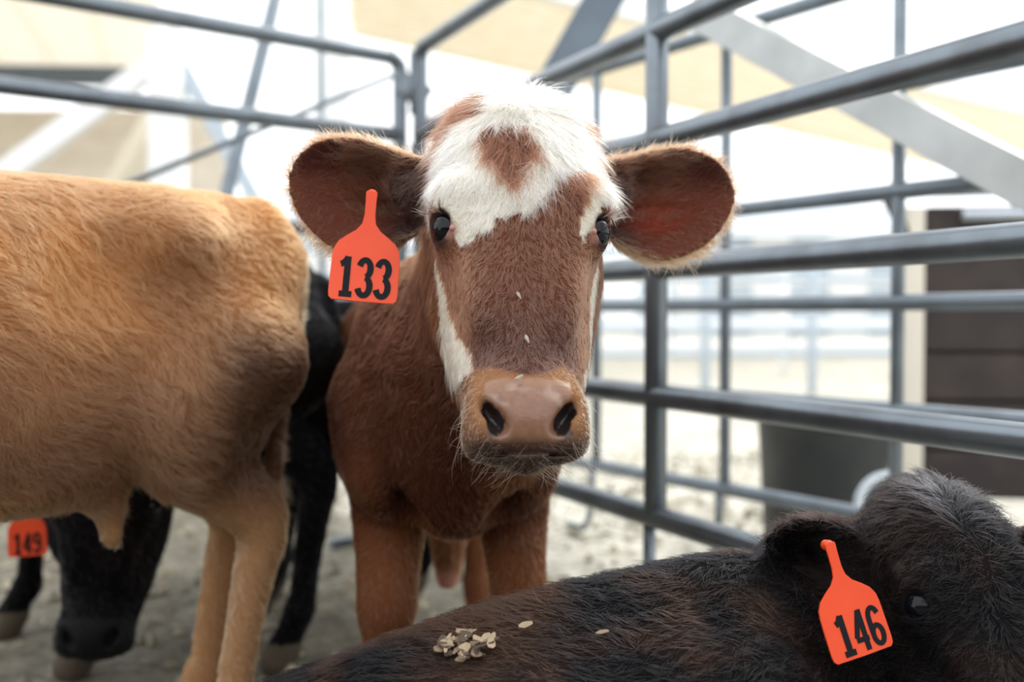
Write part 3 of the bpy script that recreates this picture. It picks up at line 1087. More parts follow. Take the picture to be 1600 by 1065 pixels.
# markings in head-local metres (x across the face, z along it)
BLAZE = [(-.012, .2), (.022, .2), (.045, .145), (.066, .108), (.086, .083), (.100, .062), (.106, .035), (.098, .010), (.088, -.012), (.0807, -.0294),
         (.0656, -.0513), (.0582, -.0389), (.0644, -.0189), (.0701, .0113), (.0676, .0332), (.0428, .0293), (.0246, .0016), (.0122, -.0174),
         (.0002, -.0300), (-.0122, -.0265), (-.0287, -.0316), (-.0425, -.0418), (-.0587, -.0551), (-.0653, -.0604), (-.0722, -.0432),
         (-.084, -.0189), (-.098, -.0003), (-.108, .030), (-.0887, .0466), (-.093, .0637), (-.0817, .0911), (-.0685, .1143), (-.0398, .1251), (-.0257, .150)]
STAR = [(-.0512, .0671), (-.0406, .094), (-.0165, .0963), (.0, .0933), (.0125, .0640), (.0097, .0405), (-.0028, .0203), (-.0098, .0144), (-.0243, .0216), (-.0388, .0405)]
CHEEKS = [[(-.095, -.010, -.032, .004), (-.090, -.012, -.052, .007), (-.083, -.012, -.082, .010), (-.080, -.020, -.110, .018), (-.074, -.018, -.145, .027),
           (-.064, -.004, -.178, .033), (-.062, .000, -.212, .024), (-.062, .000, -.240, .014)],
          [(.095, -.012, -.032, .004), (.092, -.012, -.052, .008), (.084, -.010, -.082, .010), (.078, -.020, -.110, .010), (.070, -.022, -.150, .012),
           (.062, -.008, -.190, .014), (.060, .004, -.225, .012)]]


def colour_brown(P, Nn):
    q = H1.local(P)
    n = vnoise(P, 60, 3) * .6 + vnoise(P, 140, 4) * .4
    nb = vnoise(P, 9, 5)
    base = np.tile(np.array([.052, .0145, .0060]), (len(P), 1))
    base = mixc(base, np.array([.120, .038, .0135]), sstep(nb, .45, .85) * .7)
    base = mixc(base, np.array([.175, .062, .024]), (1 - sstep(P[:, 2], .30, .42)) * .7)  # lit orange of the lower legs painted into the coat colour
    base = mixc(base, np.array([.38, .16, .11]), (1 - sstep(P[:, 2], .225, .260)) * (np.abs(P[:, 1] - 1.73) < .06) * (np.abs(P[:, 0] + .10) < .06))
    head = (q[:, 2] > -.31) & (q[:, 2] < .22) & (np.abs(q[:, 0]) < .125) & (q[:, 1] > -.17) & (q[:, 1] < .15)
    fr = head & (q[:, 1] > -.02)
    facec = np.tile(np.array([.108, .038, .020]), (len(P), 1))
    facec = mixc(facec, np.array([.072, .033, .025]), sstep(-q[:, 2], .09, .18) * (np.abs(q[:, 0]) < .06) * .85)
    facec = mixc(facec, np.array([.19, .080, .042]), sstep(np.abs(q[:, 0]), .045, .075) * sstep(-q[:, 2], .03, .08))
    t = np.where(head, sstep(q[:, 1], -.06, .0), 0)
    c = mixc(base, facec, t)
    jit = (n - .5) * .014
    w = inside_poly(q[:, 0] + jit, q[:, 2] + (vnoise(P, 90, 8) - .5) * .016, BLAZE) if len(BLAZE) else np.zeros(len(P), bool)
    st = inside_poly(q[:, 0] + jit, q[:, 2] + jit, STAR) if len(STAR) else np.zeros(len(P), bool)
    white = (w & ~st & (q[:, 1] > .022 - .10 * sstep(q[:, 2], .135, .175)) & head).astype(float)
    for stroke in CHEEKS:
        A = np.array(stroke)
        for i in range(len(A) - 1):
            ba = A[i+1, :3] - A[i, :3]
            h = np.clip(((q - A[i, :3]) @ ba) / (ba @ ba), 0, 1)
            dd = np.linalg.norm(q - A[i, :3] - h[:, None] * ba, axis=1) - (A[i, 3] + (A[i+1, 3] - A[i, 3]) * h)
            white = np.maximum(white, (dd + jit * .6 < 0) & head)
    wc = np.array([.68, .63, .535]) * (0.92 + .08 * n[:, None])
    c = np.where(white[:, None] > 0, wc, c)
    # ears: dark toward the base, warm skin inside the cup
    ear = np.zeros(len(P)); earin = np.zeros(len(P))
    for e in EAR1:
        dd = np.linalg.norm(q - (e.base + e.u * .012 - e.w * .0), axis=1)
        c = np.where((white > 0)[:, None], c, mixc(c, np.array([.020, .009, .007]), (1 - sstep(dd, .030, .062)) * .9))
    for e in EAR1:
        un, vn, wv, hv = e.coords(q)
        ins = (un > -.3) & (un < 1.06) & (np.abs(vn) < 1.25) & (np.abs(wv - e.mid(un, vn)) < .03) & (np.abs(q[:, 0]) > .095)
        ear = np.where(ins, 1, ear)
        earin = np.where(ins & (wv > e.mid(un, vn)) & (np.abs(vn) < .93), 1, earin)
        ec = np.tile(np.array([.125, .044, .022]), (len(P), 1))
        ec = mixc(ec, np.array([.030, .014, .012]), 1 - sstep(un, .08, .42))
        ec = mixc(ec, np.array([.10, .034, .022]), sstep(vn, .1, .6) * .7)
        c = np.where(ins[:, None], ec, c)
        inn = ins & (wv > e.mid(un, vn)) & (np.abs(vn) < .93)
        ic = np.tile(np.array([.135, .046, .028]), (len(P), 1))
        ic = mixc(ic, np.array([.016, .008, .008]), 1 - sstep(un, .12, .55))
        ic = mixc(ic, np.array([.055, .020, .014]), sstep(vn, .0, .7))
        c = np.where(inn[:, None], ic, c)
    # nose pad and muzzle
    pad = head & (q[:, 1] > .0) & (q[:, 2] < -.210)
    mz = head & (q[:, 2] < -.196 - .010 * np.cos(q[:, 0] * 60)) & (q[:, 1] > -.045)
    mzc = np.tile(np.array([.25, .120, .058]), (len(P), 1))
    mzc = mixc(mzc, np.array([.070, .042, .030]), sstep(-q[:, 2], .262, .282))
    mzc = mixc(mzc, np.array([.10, .060, .045]), sstep(np.abs(q[:, 0]), .052, .066) * .6)
    padm = pad & (np.abs(q[:, 0]) < .044 - sstep(-q[:, 2], .235, .28) * .012) & (q[:, 2] > -.276) & (q[:, 1] > .02)
    padc = np.array([.215, .104, .064]) * (0.85 + .3 * vnoise(P, 320, 9)[:, None])
    padc = mixc(padc, np.array([.40, .29, .23]), sstep(vnoise(P, 110, 12), .5, .75) * (q[:, 2] > -.240) * .6)
    c = np.where(mz[:, None], mzc, c)
    px_ = np.abs(q[:, 0]) / (.043 - sstep(-q[:, 2], .235, .28) * .010)
    soft = (1 - sstep(px_ + (n - .5) * .25, .80, 1.08)) * sstep(-q[:, 2] + (n - .5) * .014, .208, .228) * (1 - sstep(-q[:, 2], .268, .284)) * sstep(q[:, 1], .0, .03)
    c = np.where(head[:, None], mixc(c, padc, soft), c)
    c = np.where(head[:, None], mixc(c, np.array([.050, .030, .024]), sstep(-q[:, 2] + np.abs(q[:, 0]) * .25, .268, .290) * (q[:, 1] > 0) * .55), c)
    nostr = np.zeros(len(P), bool)
    for s in (-1, 1):
        dd = ((q[:, 0] - s*.0365)/.0125)**2 + ((q[:, 2] + .248)/.022)**2
        nostr |= head & (dd < 1) & (q[:, 1] < .058) & (q[:, 1] > .02)
    c = np.where(nostr[:, None], np.array([.02, .012, .012]), c)
    # dark eyelids
    for s in (-1, 1):
        dd = np.linalg.norm(q - np.array([s*.085, .049, -.027]), axis=1)
        c = mixc(c, np.array([.045, .026, .022]), np.where(head, 1 - sstep(dd, .0195, .026), 0))
        dl = np.linalg.norm(q - np.array([s*.080, .064, -.038]), axis=1)
        c = mixc(c, np.array([.33, .17, .14]), np.where(head, (1 - sstep(dl, .006, .014)) * .8, 0))
    hoof = P[:, 2] < .05
    c = np.where(hoof[:, None], np.array([.05, .04, .035]), c)
    wet = np.where(padm | nostr, 1.0, np.where(mz & (q[:, 2] < -.268), .7, 0.0))
    return c, wet, white, ear, earin, mz, padm, head, q


c1, wet1, white1, ear1, earin1, mz1, pad1, head1, q1 = colour_brown(V1, N1)
thin1 = np.zeros(len(V1))
for e, lo_t, hi_t in ((EAR1[0], .10, .12), (EAR1[1], .10, .50)):     # red glow put in as a translucent patch, strong on the right ear
    un, vn, wv, hv = e.coords(q1)
    m_ = (ear1 > 0) & (np.sign(q1[:, 0]) == np.sign(e.base[0]))
    t_ = lo_t * sstep(un, .25, .6) + hi_t * np.exp(-((un - .48) / .26)**2 - ((vn + .22) / .42)**2)
    thin1 = np.where(m_, t_, thin1)
skin_c = np.where((white1 > 0)[:, None], c1 * .9, c1)
body1 = body_object('body', V1, Q1, skin_c, wet1, thin1, M_SKIN, root1)
for s in (-1, 1):
    eyeball(H1, s, root1, True)

if FUR:
    # density: face and ears dense, body facing front dense, hindquarters thinner
    wgt = np.where(head1, 5.0, 1.0)
    wgt = np.where((q1[:, 1] < -.06) & head1, 2.5, wgt)
    wgt = np.where((white1 > 0), 7.0, wgt)
    wgt = np.where(ear1 > 0, 4.0, wgt)
    wgt = np.where(earin1 > 0, 1.6, wgt)
    wgt = np.where(mz1, 2.0, wgt)
    wgt = np.where(pad1, 0.0, wgt)
    wgt = np.where(V1[:, 1] > 1.75, .35, wgt)
    wgt = np.where(V1[:, 2] < .06, 0.0, wgt)
    for s in (-1, 1):
        wgt = np.where(np.linalg.norm(q1 - np.array([s*.090, .055, -.027]), axis=1) < .0225, 0, wgt)
        wgt = np.where((np.abs(q1[:, 0] - s*.0365) < .012) & (np.abs(q1[:, 2] + .248) < .022) & (q1[:, 1] > .02), 0, wgt)
    P, Nn, tv, bc = sample_surface(V1, Q1, N1, wgt, 170000)
    c, wet, white, ear, earin, mz, pad, head, q = colour_brown(P, Nn)
    # hair flow in head space: a whorl high on the forehead, then down and outward along the nose
    D = np.zeros_like(P)
    wh = np.array([.004, .0, .150])
    dx = q[:, 0] - wh[0]; dz = q[:, 2] - wh[2]
    rr = np.hypot(dx, dz) + 1e-6
    fl = np.zeros_like(q)
    swirl = .55 * np.exp(-rr / .05)
    fl[:, 0] = dx / rr - swirl * dz / rr
    fl[:, 2] = dz / rr + swirl * dx / rr
    fl[:, 1] = np.where(q[:, 1] < .0, -.6, -.0)
    side_w = sstep(np.abs(q[:, 0]), .02, .09)
    fl[:, 0] = fl[:, 0] * (.85 + .75 * side_w)
    wob = (vnoise(P, 38, 21) - .5) * 1.3
    fl[:, 0] += wob * .6; fl[:, 2] += (vnoise(P, 45, 22) - .5) * .6
    nose = sstep(-q[:, 2], .0, .07)
    fl[:, 0] = fl[:, 0] * (1 - nose) + nose * (np.sign(q[:, 0]) * (.25 + np.abs(q[:, 0]) * 6) + wob * .5)
    fl[:, 2] = fl[:, 2] * (1 - nose) - nose * .85
    cheek = head & (q[:, 1] < .0)
    fl[:, 1] = np.where(cheek, -.9, fl[:, 1]); 
    Dh = H1.vec(fl)
    # ears: along the ear toward the rim
    for e in EAR1:
        un, vn, wv, hv = e.coords(q)
        ins = (ear > 0) & (np.sign(q[:, 0]) == np.sign(e.base[0]))
        dv = e.u[None, :] * .8 + e.v[None, :] * (np.sign(vn) * np.abs(vn)**1.2 * 1.0)[:, None] + rng.normal(0, .22, q.shape)
        Dh = np.where(ins[:, None], H1.vec(dv), Dh)
    back = np.tile(np.array([-d1[0] * .55, -d1[1] * .55, -.85]), (len(P), 1)) + (np.stack([vnoise(P, 22, 31), vnoise(P, 22, 32), vnoise(P, 22, 33)], 1) - .5) * 1.1
    D = np.where((head | (ear > 0))[:, None], Dh, back)
    D = tangent(D + rng.normal(0, .16, D.shape), Nn)
    length = np.full(len(P), .013)
    length = np.where(head, .0085, length)
    length = np.where(head & (q[:, 2] > -.04), .012 + .016 * sstep(q[:, 2], -.04, .05), length)
    length = np.where(head & (q[:, 2] > .13), .034, length)
    length = np.where(head & (q[:, 1] < -.03), .020, length)
    length = np.where(ear > 0, .010, length)
    rim = np.zeros(len(P))
    for e in EAR1:
        un, vn, wv, hv = e.coords(q)
        ins = (ear > 0) & (np.sign(q[:, 0]) == np.sign(e.base[0]))
        rim = np.where(ins, np.maximum(sstep(np.abs(vn), .80, 1.0), sstep(un, .88, .99)), rim)
        rim = np.where(ins & (vn < -.6), rim * 1.6, rim)
    length = length + rim * .010
    length = np.where(mz, .0038, length)
    length = np.where(earin > 0, .012, length)
    for s in (-1, 1):
        de = np.linalg.norm(q - np.array([s*.090, .055, -.027]), axis=1)
        length = np.where(head & (ear < .5), length * (.22 + .78 * sstep(de, .024, .052)), length)
    length = length * rng.uniform(.6, 1.25, len(P)) * (.75 + .5 * vnoise(P, 45, 41))
    lift = np.where(head, .40, .34) + np.where(head & (q[:, 2] > .1), .30, 0) + rim * .15
    lift = np.where(head & (q[:, 2] < .12), .26, lift)
    lift = np.where(mz, .7, lift)
    lift = lift * rng.uniform(.6, 1.4, len(P))
    cc = c * rng.uniform(.78, 1.18, (len(P), 1))
    ec = rim[:, None] * (ear > 0)[:, None]
    cc = cc * (1 - ec * .6) + np.array([.30, .145, .065]) * ec * .6
    cc = np.clip(cc * np.where(white > 0, 1.10, 1.25)[:, None], 0, .93)
    rad = np.where(white > 0, .00027, np.where(head, .00022, .00022))
    hair_object('coat', P, D, Nn, length, lift, cc, rad, M_HAIR, root1, curl=np.where(q[:, 2] > .0, .6, .4)[:, None],
                clump=np.where(mz | (earin > 0), 0.0, np.where(head & (q[:, 2] > -.05), .75, .55)), cell=.0075)
    # long soft hairs across the mouth of each ear
    for e in EAR1:
        un, vn, wv, hv = e.coords(q1)
        sel = (earin1 > 0) & (np.sign(q1[:, 0]) == np.sign(e.base[0])) & (un > -.05) & (un < .62) & (vn > -.35)
        P, Nn, tv, bc = sample_surface(V1, Q1, N1, sel.astype(float), 1500)
        ql = H1.local(P); un, vn, wv, hv = e.coords(ql)
        dv = e.u[None, :] * .9 + e.v[None, :] * (.75 - vn * .6)[:, None] + rng.normal(0, .25, ql.shape)
        cb = np.array([.13, .052, .030]) * rng.uniform(.4, 1.5, (len(P), 1))
        hair_object('ear_tuft', P, tangent(H1.vec(dv), Nn), Nn, rng.uniform(.016, .038, len(P)), rng.uniform(.25, .8, len(P)), cb, .00020, M_HAIR, root1, K=6, curl=.7, clump=.8, cell=.008)
    # whiskers round the lips and long lashes
    sel = (mz1 & ~pad1 & (q1[:, 2] < -.228) & ((np.abs(q1[:, 0]) > .030) | (q1[:, 2] < -.274)))
    P, Nn, tv, bc = sample_surface(V1, Q1, N1, sel.astype(float), 170)
    q = H1.local(P)
    D = H1.vec(np.stack([np.sign(q[:, 0]) * .7, .25 * np.ones(len(q)), -.7 * np.ones(len(q))], 1)) + rng.normal(0, .35, P.shape)
    D = tangent(D, Nn)
    hair_object('whiskers', P, D, Nn, rng.uniform(.008, .036, len(P)), rng.uniform(.5, 1.4, len(P)), np.array([.62, .42, .26]) * rng.uniform(.6, 1.3, (len(P), 1)),
                .00021, M_WHISKER, root1, K=6, droop=.35, curl=.5)
    for s in (-1, 1):
        n = 60
        an = rng.uniform(-.9, .9, n)
        pl = np.stack([s*(.0965 - .010*an), .0600 + .011*an, -.0145 - .004*an*an - .004*an], 1)
        dl = np.stack([s*np.full(n, .75), .55 + .5*an, np.full(n, .10)], 1) + rng.normal(0, .12, (n, 3))
        nl = np.tile(np.array([s*.3, .1, .6]), (n, 1))
        hair_object('eyelashes', H1.world(pl), H1.vec(dl), H1.vec(nl), rng.uniform(.012, .022, n), .5 * np.ones(n),
                    np.where(rng.random((n, 1)) < .5, np.array([[.55, .45, .38]]), np.array([[.05, .03, .025]])), .00018, M_WHISKER, root1)

# ================================================================== tan calf at the side
def generic_flow(P, vec, seed, amt):
    return np.tile(np.asarray(vec, float), (len(P), 1)) + (np.stack([vnoise(P, 18, seed), vnoise(P, 18, seed + 1), vnoise(P, 18, seed + 2)], 1) - .5) * amt


def coat(root, V, Q, N, wgt, n, colour_fn, flow_fn, len_fn, lift, boost, radius, m, curl=.35, clump=.7, cell=.012):
    P, Nn, tv, bc = sample_surface(V, Q, N, wgt, n)
    D = tangent(flow_fn(P) + rng.normal(0, .14, P.shape), Nn)
    L_ = len_fn(P) * rng.uniform(.6, 1.25, len(P)) * (.65 + .7 * vnoise(P, 30, 77))
    c = np.clip(colour_fn(P) * rng.uniform(.75, 1.2, (len(P), 1)) * boost, 0, .93)
    lf = lift * rng.uniform(.6, 1.4, len(P))
    return hair_object('coat', P, D, Nn, L_, lf, c, radius, m, root, curl=curl, clump=clump, cell=cell)


root2 = empty('tan_calf', (-.70, 1.25, 0))
tag(root2, 'tan calf standing side-on at the left, its rump beside the brown calf', 'calf')
T_REAR = np.array([-.362, 1.60]); T_DIR = np.array([-.82, -.572]); T_L = 1.02
T_FRONT = T_REAR + T_DIR * T_L
T_N = np.array([.572, -.82])        # toward the camera side


def tpt(s, n, z): return (T_REAR[0] + T_DIR[0] * s + T_N[0] * n, T_REAR[1] + T_DIR[1] * s + T_N[1] * n, z)


def build_tan():
    S = Solid()
    add_trunk(S, T_REAR, T_FRONT, [(0, .735, .02, .03), (.025, .745, .075, .09), (.09, .735, .105, .13), (.18, .690, .125, .178), (.28, .650, .148, .222),
                                   (.42, .640, .168, .234), (.60, .645, .178, .222), (.75, .65, .168, .215), (.88, .65, .14, .19), (.96, .64, .09, .13), (1.0, .63, .02, .03)])
    for n in (-1, 1):
        S.ball(tpt(.205, n * .100, .790), (.052, .050, .038), .08)            # hook bone
        S.ball(tpt(.040, n * .050, .755), (.048, .05, .060), .07)              # pin bone
        S.ball(tpt(.102, n * .076, .66), (.070, .068, .12), .05)               # thigh
        S.ball(tpt(.175, n * .088, .62), (.06, .055, .11), .06)
        S.ball(tpt(.84, n * .10, .62), (.11, .10, .16), .06)                  # shoulder
    S.ball(tpt(.110, .068, .57), (.056, .054, .12), .05); S.ball(tpt(.110, -.068, .57), (.056, .054, .12), .05)
    S.ball(tpt(.315, .172, .735), (.055, .026, .050), .06, 'sub', np.array([[*T_DIR, 0], [*T_N, 0], [0, 0, 1]]))   # hollow of the flank
    f = T_DIR
    hind_leg(S, tpt(.118, .076, .62), tpt(.140, .070, 0)[:2], f, 1.0, .92, .09, .065)
    hind_leg(S, tpt(.118, -.076, .62), tpt(.140, -.060, 0)[:2], f, 1.0, .92, .09, .065)
    front_leg(S, tpt(.84, .09, .56), tpt(.84, .085, 0)[:2], f, 1.0, 1.1)
    front_leg(S, tpt(.84, -.09, .56), tpt(.90, -.085, 0)[:2], f, 1.0, 1.1)
    # sheath and fold of the belly
    S.chain([tpt(.285, .0, .450) + (.04,), tpt(.275, .0, .395) + (.021,), tpt(.270, .0, .358) + (.015,)], .035)
    # flank fold down to the stifle
    S.ball(tpt(.235, .100, .56), (.05, .04, .06), .06)
    # tail
    S.chain([tpt(.03, 0, .82) + (.030,), tpt(-.008, .006, .76) + (.019,), tpt(-.004, .016, .65) + (.0150,), tpt(.026, .034, .53) + (.013,), tpt(.040, .040, .44) + (.014,), tpt(.040, .040, .375) + (.010,)], .02)
    # neck and head, out past the picture's edge
    hp = (*tpt(1.27, .05, 0)[:2], .92)
    hd = HeadFrame(hp, -42, 30, 0, 1.0)
    nb = hd.world((0, -.08, .03))
    S.chain([(*nb, .095), (*tpt(1.08, .02, .80), .11), (*tpt(.92, 0, .70), .14)], .06)
    add_head(S, hd, [Ear(-1, (-.096, -.030, .070), (-1, -.10, .06), (0.05, 1, -.50), .176), Ear(1, (.096, -.030, .070), (1, -.10, .06), (-0.05, 1, -.50), .176)])
    return (*S.mesh(0.0075), hd)


V2, Q2, H2 = build_tan()
N2 = normals_of(V2, Q2)


def tan_coords(P):
    d = P[:, :2] - T_REAR
    return d @ T_DIR, d @ T_N


def colour_tan(P):
    s, n = tan_coords(P); z = P[:, 2]
    nb = vnoise(P, 6, 51) * .6 + vnoise(P, 14, 52) * .4
    c = np.tile(np.array([.375, .143, .040]), (len(P), 1))
    c = mixc(c, np.array([.165, .083, .048]), sstep(-z, -.78, -.50) * .9)  # shading of the lower sides painted into the coat
    c = mixc(c, np.array([.44, .215, .085]), sstep(nb, .45, .75) * .45)
    c = mixc(c, np.array([.20, .095, .045]), sstep(.5 - nb, .0, .2) * .6)
    thigh = (1 - sstep(s, .13, .20)) * sstep(z, .36, .46) * (1 - sstep(z, .60, .72))  # shade on the rear thigh, painted as a dark area of coat
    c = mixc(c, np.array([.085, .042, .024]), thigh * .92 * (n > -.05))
    leg = (1 - sstep(z, .36, .44))
    c = mixc(c, np.array([.36, .19, .088]), leg * .9)
    c = np.where((z < .052)[:, None], np.array([.07, .055, .045]), c)
    tail = s < .0
    c = np.where((tail & (z < .78))[:, None], mixc(np.tile(np.array([.55, .34, .16]), (len(P), 1)), np.array([.45, .28, .12]), 1 - sstep(z, .35, .5)), c)
    return c


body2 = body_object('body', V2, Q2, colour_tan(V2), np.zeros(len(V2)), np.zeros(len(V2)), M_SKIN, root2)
for s in (-1, 1):
    eyeball(H2, s, root2)
if FUR:
    s2, n2 = tan_coords(V2)
    w = np.where(n2 > 0, 1.0, .25) * np.where(s2 > .75, .35, 1.0) * np.where(V2[:, 2] < .06, 0, 1)
    def tan_flow(P):
        s, n = tan_coords(P)
        g = generic_flow(P, (-T_DIR[0] * .75, -T_DIR[1] * .75, -.75), 61, 1.5)
        g[:, 2] += np.where(P[:, 2] < .45, -.6, 0)
        return g
    def tan_len(P):
        s, n = tan_coords(P)
        L_ = np.where(P[:, 2] < .40, .012, .024)
        L_ = np.where((s < .16) & (P[:, 2] > .4), .013, L_)
        L_ = np.where((s < .052) & (P[:, 2] < .44) & (P[:, 2] > .37) & (n < .055), .040, L_)
        return L_
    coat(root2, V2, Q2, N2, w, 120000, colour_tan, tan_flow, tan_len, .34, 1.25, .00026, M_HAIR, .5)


# ================================================================== black calves
def colour_black(P, warm=.35, seed=0):
    nb = vnoise(P, 7, 81 + seed) * .6 + vnoise(P, 18, 82 + seed) * .4
    c = np.tile(np.array([.0030, .0030, .0040]), (len(P), 1))
    c = mixc(c, np.array([.012, .007, .005]), sstep(nb, .42, .75) * warm)
    c = np.where((P[:, 2] < .050)[:, None], np.array([.10, .08, .06]), c)
    return c


def std_ears(size=1.0, L=.17):
    return [Ear(-1, (-.096, -.030, .070), (-1, -.15, -.10), (0.05, 1, -.40), L, size), Ear(1, (.096, -.030, .070), (1, -.15, -.10), (-0.05, 1, -.40), L, size)]


def black_standing(name, label, rear, front, rows, hips, shoulders, hinds, fores, head, neck, h, ears=None, tail=None):
    root = empty(name, ((rear[0] + front[0]) / 2, (rear[1] + front[1]) / 2, 0))
    tag(root, label, 'calf')
    S = Solid()
    a, d, L, side = add_trunk(S, rear, front, rows)
    f = d[:2]
    for s in (-1, 1):
        c = a + d * L * .16 + side * s * .075
        S.ball((c[0], c[1], rows[3][1]), (.10, .09, .13), .06)
        c = a + d * L * .84 + side * s * .085
        S.ball((c[0], c[1], .55), (.09, .09, .15), .06)
    for hp, ft in zip(hips, hinds): hind_leg(S, hp, ft, f, 1.0, .95, .10, .055)
    for sh, ft in zip(shoulders, fores): front_leg(S, sh, ft, f, 1.0, 1.0)
    t = a + d * .02
    if tail is None:
        tail = [(t[0], t[1], rows[1][1] + .07, .03), (t[0] - d[0] * .03, t[1] - d[1] * .03, .62, .018), (t[0] - d[0] * .02, t[1] - d[1] * .02, .42, .016), (t[0], t[1], .33, .014)]
    S.chain(tail, .02)
    S.chain(neck, .06)
    add_head(S, head, ears or std_ears())
    V, Q = S.mesh(h)
    body_object('body', V, Q, colour_black(V), np.where(head.local(V)[:, 2] < -.215, .3, 0) * (np.abs(head.local(V)[:, 0]) < .08) * (head.local(V)[:, 1] > -.02), np.zeros(len(V)), M_SKIN, root)
    for s in (-1, 1): eyeball(head, s, root)
    return root, V, Q


H3 = HeadFrame(at(172, 775, 1.84), 8, 14, 2, 1.0)
nb3 = H3.world((0, -.07, .05))
root3, V3, Q3 = black_standing(
    'black_calf', 'black calf behind the tan one, head lowered to the ground under its belly', (-.385, 2.10), (-1.10, 2.02),
    [(0, .68, .02, .03), (.04, .67, .08, .10), (.10, .655, .12, .165), (.22, .62, .145, .215), (.40, .56, .155, .25), (.58, .53, .16, .255), (.74, .55, .155, .235), (.88, .57, .13, .19), (.96, .57, .08, .12), (1, .57, .02, .03)],
    [(-.455, 2.01, .60), (-.455, 2.17, .60)], [(-.95, 1.95, .54), (-.95, 2.10, .54)],
    [(-.430, 1.93), (-.56, 2.25)], [(-.800, 1.90), (-1.05, 2.14)], H3,
    [(*nb3, .095), (nb3[0] - .07, nb3[1] + .08, .50, .115), (-1.0, 2.02, .58, .15)], .0085)
if FUR:
    N3 = normals_of(V3, Q3)
    coat(root3, V3, Q3, N3, np.where(V3[:, 2] < .06, 0, 1.0), 26000, lambda P: colour_black(P), lambda P: generic_flow(P, (.6, 0, -.8), 91, 1.0),
         lambda P: np.full(len(P), .013), .30, 1.3, .0004, M_HAIR_DARK)

H5 = HeadFrame((-.99, 2.38, .74), -78, 25, 0, .9)
nb5 = H5.world((0, -.07, .05))
root5, V5, Q5 = black_standing(
    'black_calf', 'black calf almost hidden behind the brown calf, one dark leg showing between its legs', (-.155, 2.53), (-.78, 2.53),
    [(0, .62, .02, .03), (.04, .61, .06, .08), (.10, .60, .095, .12), (.22, .58, .115, .155), (.40, .55, .125, .175), (.58, .54, .13, .18), (.74, .55, .125, .17), (.88, .56, .11, .15), (.96, .56, .07, .10), (1, .56, .02, .03)],
    [(-.24, 2.47, .55), (-.25, 2.58, .55)], [(-.66, 2.47, .50), (-.66, 2.58, .50)],
    [(-.225, 2.44), (-.30, 2.60)], [(-.555, 2.42), (-.64, 2.60)], H5,
    [(*nb5, .08), (nb5[0] + .06, nb5[1] + .05, .66, .09), (-.74, 2.51, .58, .12)], .010, std_ears(.8, .12))

# ------------------------------------------------------------------ black calf lying in front, tag 146
H4 = HeadFrame((.492, 1.106, .366), 10, 40, 0, .84)


def local_dir(H, v): return H.M @ np.asarray(v, float)


EAR4 = [Ear(-1, (-.094, -.028, .085), local_dir(H4, (-1.0, -.30, .06)), local_dir(H4, (-.25, 1, .35)) * -1, .165, .86, True),
        Ear(1, (.094, -.028, .060), local_dir(H4, (.6, -.55, .10)), local_dir(H4, (-.6, -1, -.35)), .150, .85)]


def build_lying():
    S = Solid()
    rear, front = (-.36, .97), (.34, 1.16)
    a, d, L, side = add_trunk(S, rear, front, [(0, .15, .03, .03), (.05, .15, .10, .09), (.14, .150, .150, .125), (.22, .155, .170, .142), (.33, .165, .185, .158), (.48, .175, .195, .175), (.62, .185, .19, .182),
                                               (.78, .195, .17, .180), (.90, .20, .135, .165), (.97, .20, .09, .11), (1, .20, .03, .03)])
    # spine and shoulder blades
    S.chain([(-.20, 1.01, .262, .03), (0, 1.07, .322, .03), (.15, 1.11, .348, .03), (.26, 1.14, .345, .04)], .07)
    S.ball((.22, 1.00, .20), (.12, .07, .13), .06); S.ball((.18, 1.24, .20), (.11, .07, .13), .06)
    S.ball((-.20, .86, .15), (.13, .08, .11), .06); S.ball((-.22, 1.10, .15), (.13, .08, .11), .06)
    nb = H4.world((0, -.085, .02))
    S.chain([(*nb, .085), (.39, 1.20, .30, .095), (.26, 1.15, .25, .13)], .06)
    # folded legs
    S.chain([(.24, .97, .17, .075), (.32, .92, .11, .055), (.42, .90, .065, .040), (.34, .87, .038, .030), (.25, .86, .032, .026), (.20, .855, .03, .028)], .02)
    S.chain([(.22, 1.27, .17, .07), (.30, 1.29, .11, .055), (.36, 1.28, .065, .040), (.30, 1.31, .038, .030), (.22, 1.32, .032, .026), (.18, 1.32, .03, .028)], .02)
    S.chain([(-.22, .80, .16, .10), (-.08, .74, .12, .08), (-.14, .70, .06, .045), (-.25, .70, .045, .034), (-.16, .67, .035, .028), (-.05, .66, .032, .026), (0, .66, .03, .03)], .02)
    S.chain([(-.24, 1.06, .16, .10), (-.14, 1.12, .12, .08), (-.20, 1.15, .06, .045), (-.28, 1.15, .045, .034), (-.18, 1.17, .035, .028), (-.10, 1.17, .032, .026)], .02)
    S.chain([(-.34, .93, .22, .03), (-.42, .93, .16, .02), (-.45, .90, .06, .018), (-.42, .80, .03, .018), (-.38, .72, .03, .015)], .02)
    add_head(S, H4, EAR4)
    return S.mesh(.0058)


root4 = empty('black_calf', (0.05, 1.0, 0))
tag(root4, 'black calf lying in front of the fence, head turned up at the right edge', 'calf')
V4, Q4 = build_lying()
N4 = normals_of(V4, Q4)


def colour_lying(P):
    c = colour_black(P, .0)
    nb = vnoise(P, 8, 111) * .5 + vnoise(P, 22, 112) * .5
    q = H4.local(P)
    body = 1 - sstep(P[:, 0], .18, .33)
    c = np.where((P[:, 2] < 9)[:, None], np.array([.0035, .0034, .0042]), c)
    c = mixc(c, np.array([.042, .020, .0115]), sstep(nb, .40, .70) * (.25 + .75 * body) * .7)
    c = mixc(c, np.array([.030, .031, .036]), np.exp(-((q[:, 0] - .0)**2 + (q[:, 2] - .12)**2) / .0016) * .8)  # bluish sheen on the crown painted into the coat
    return c


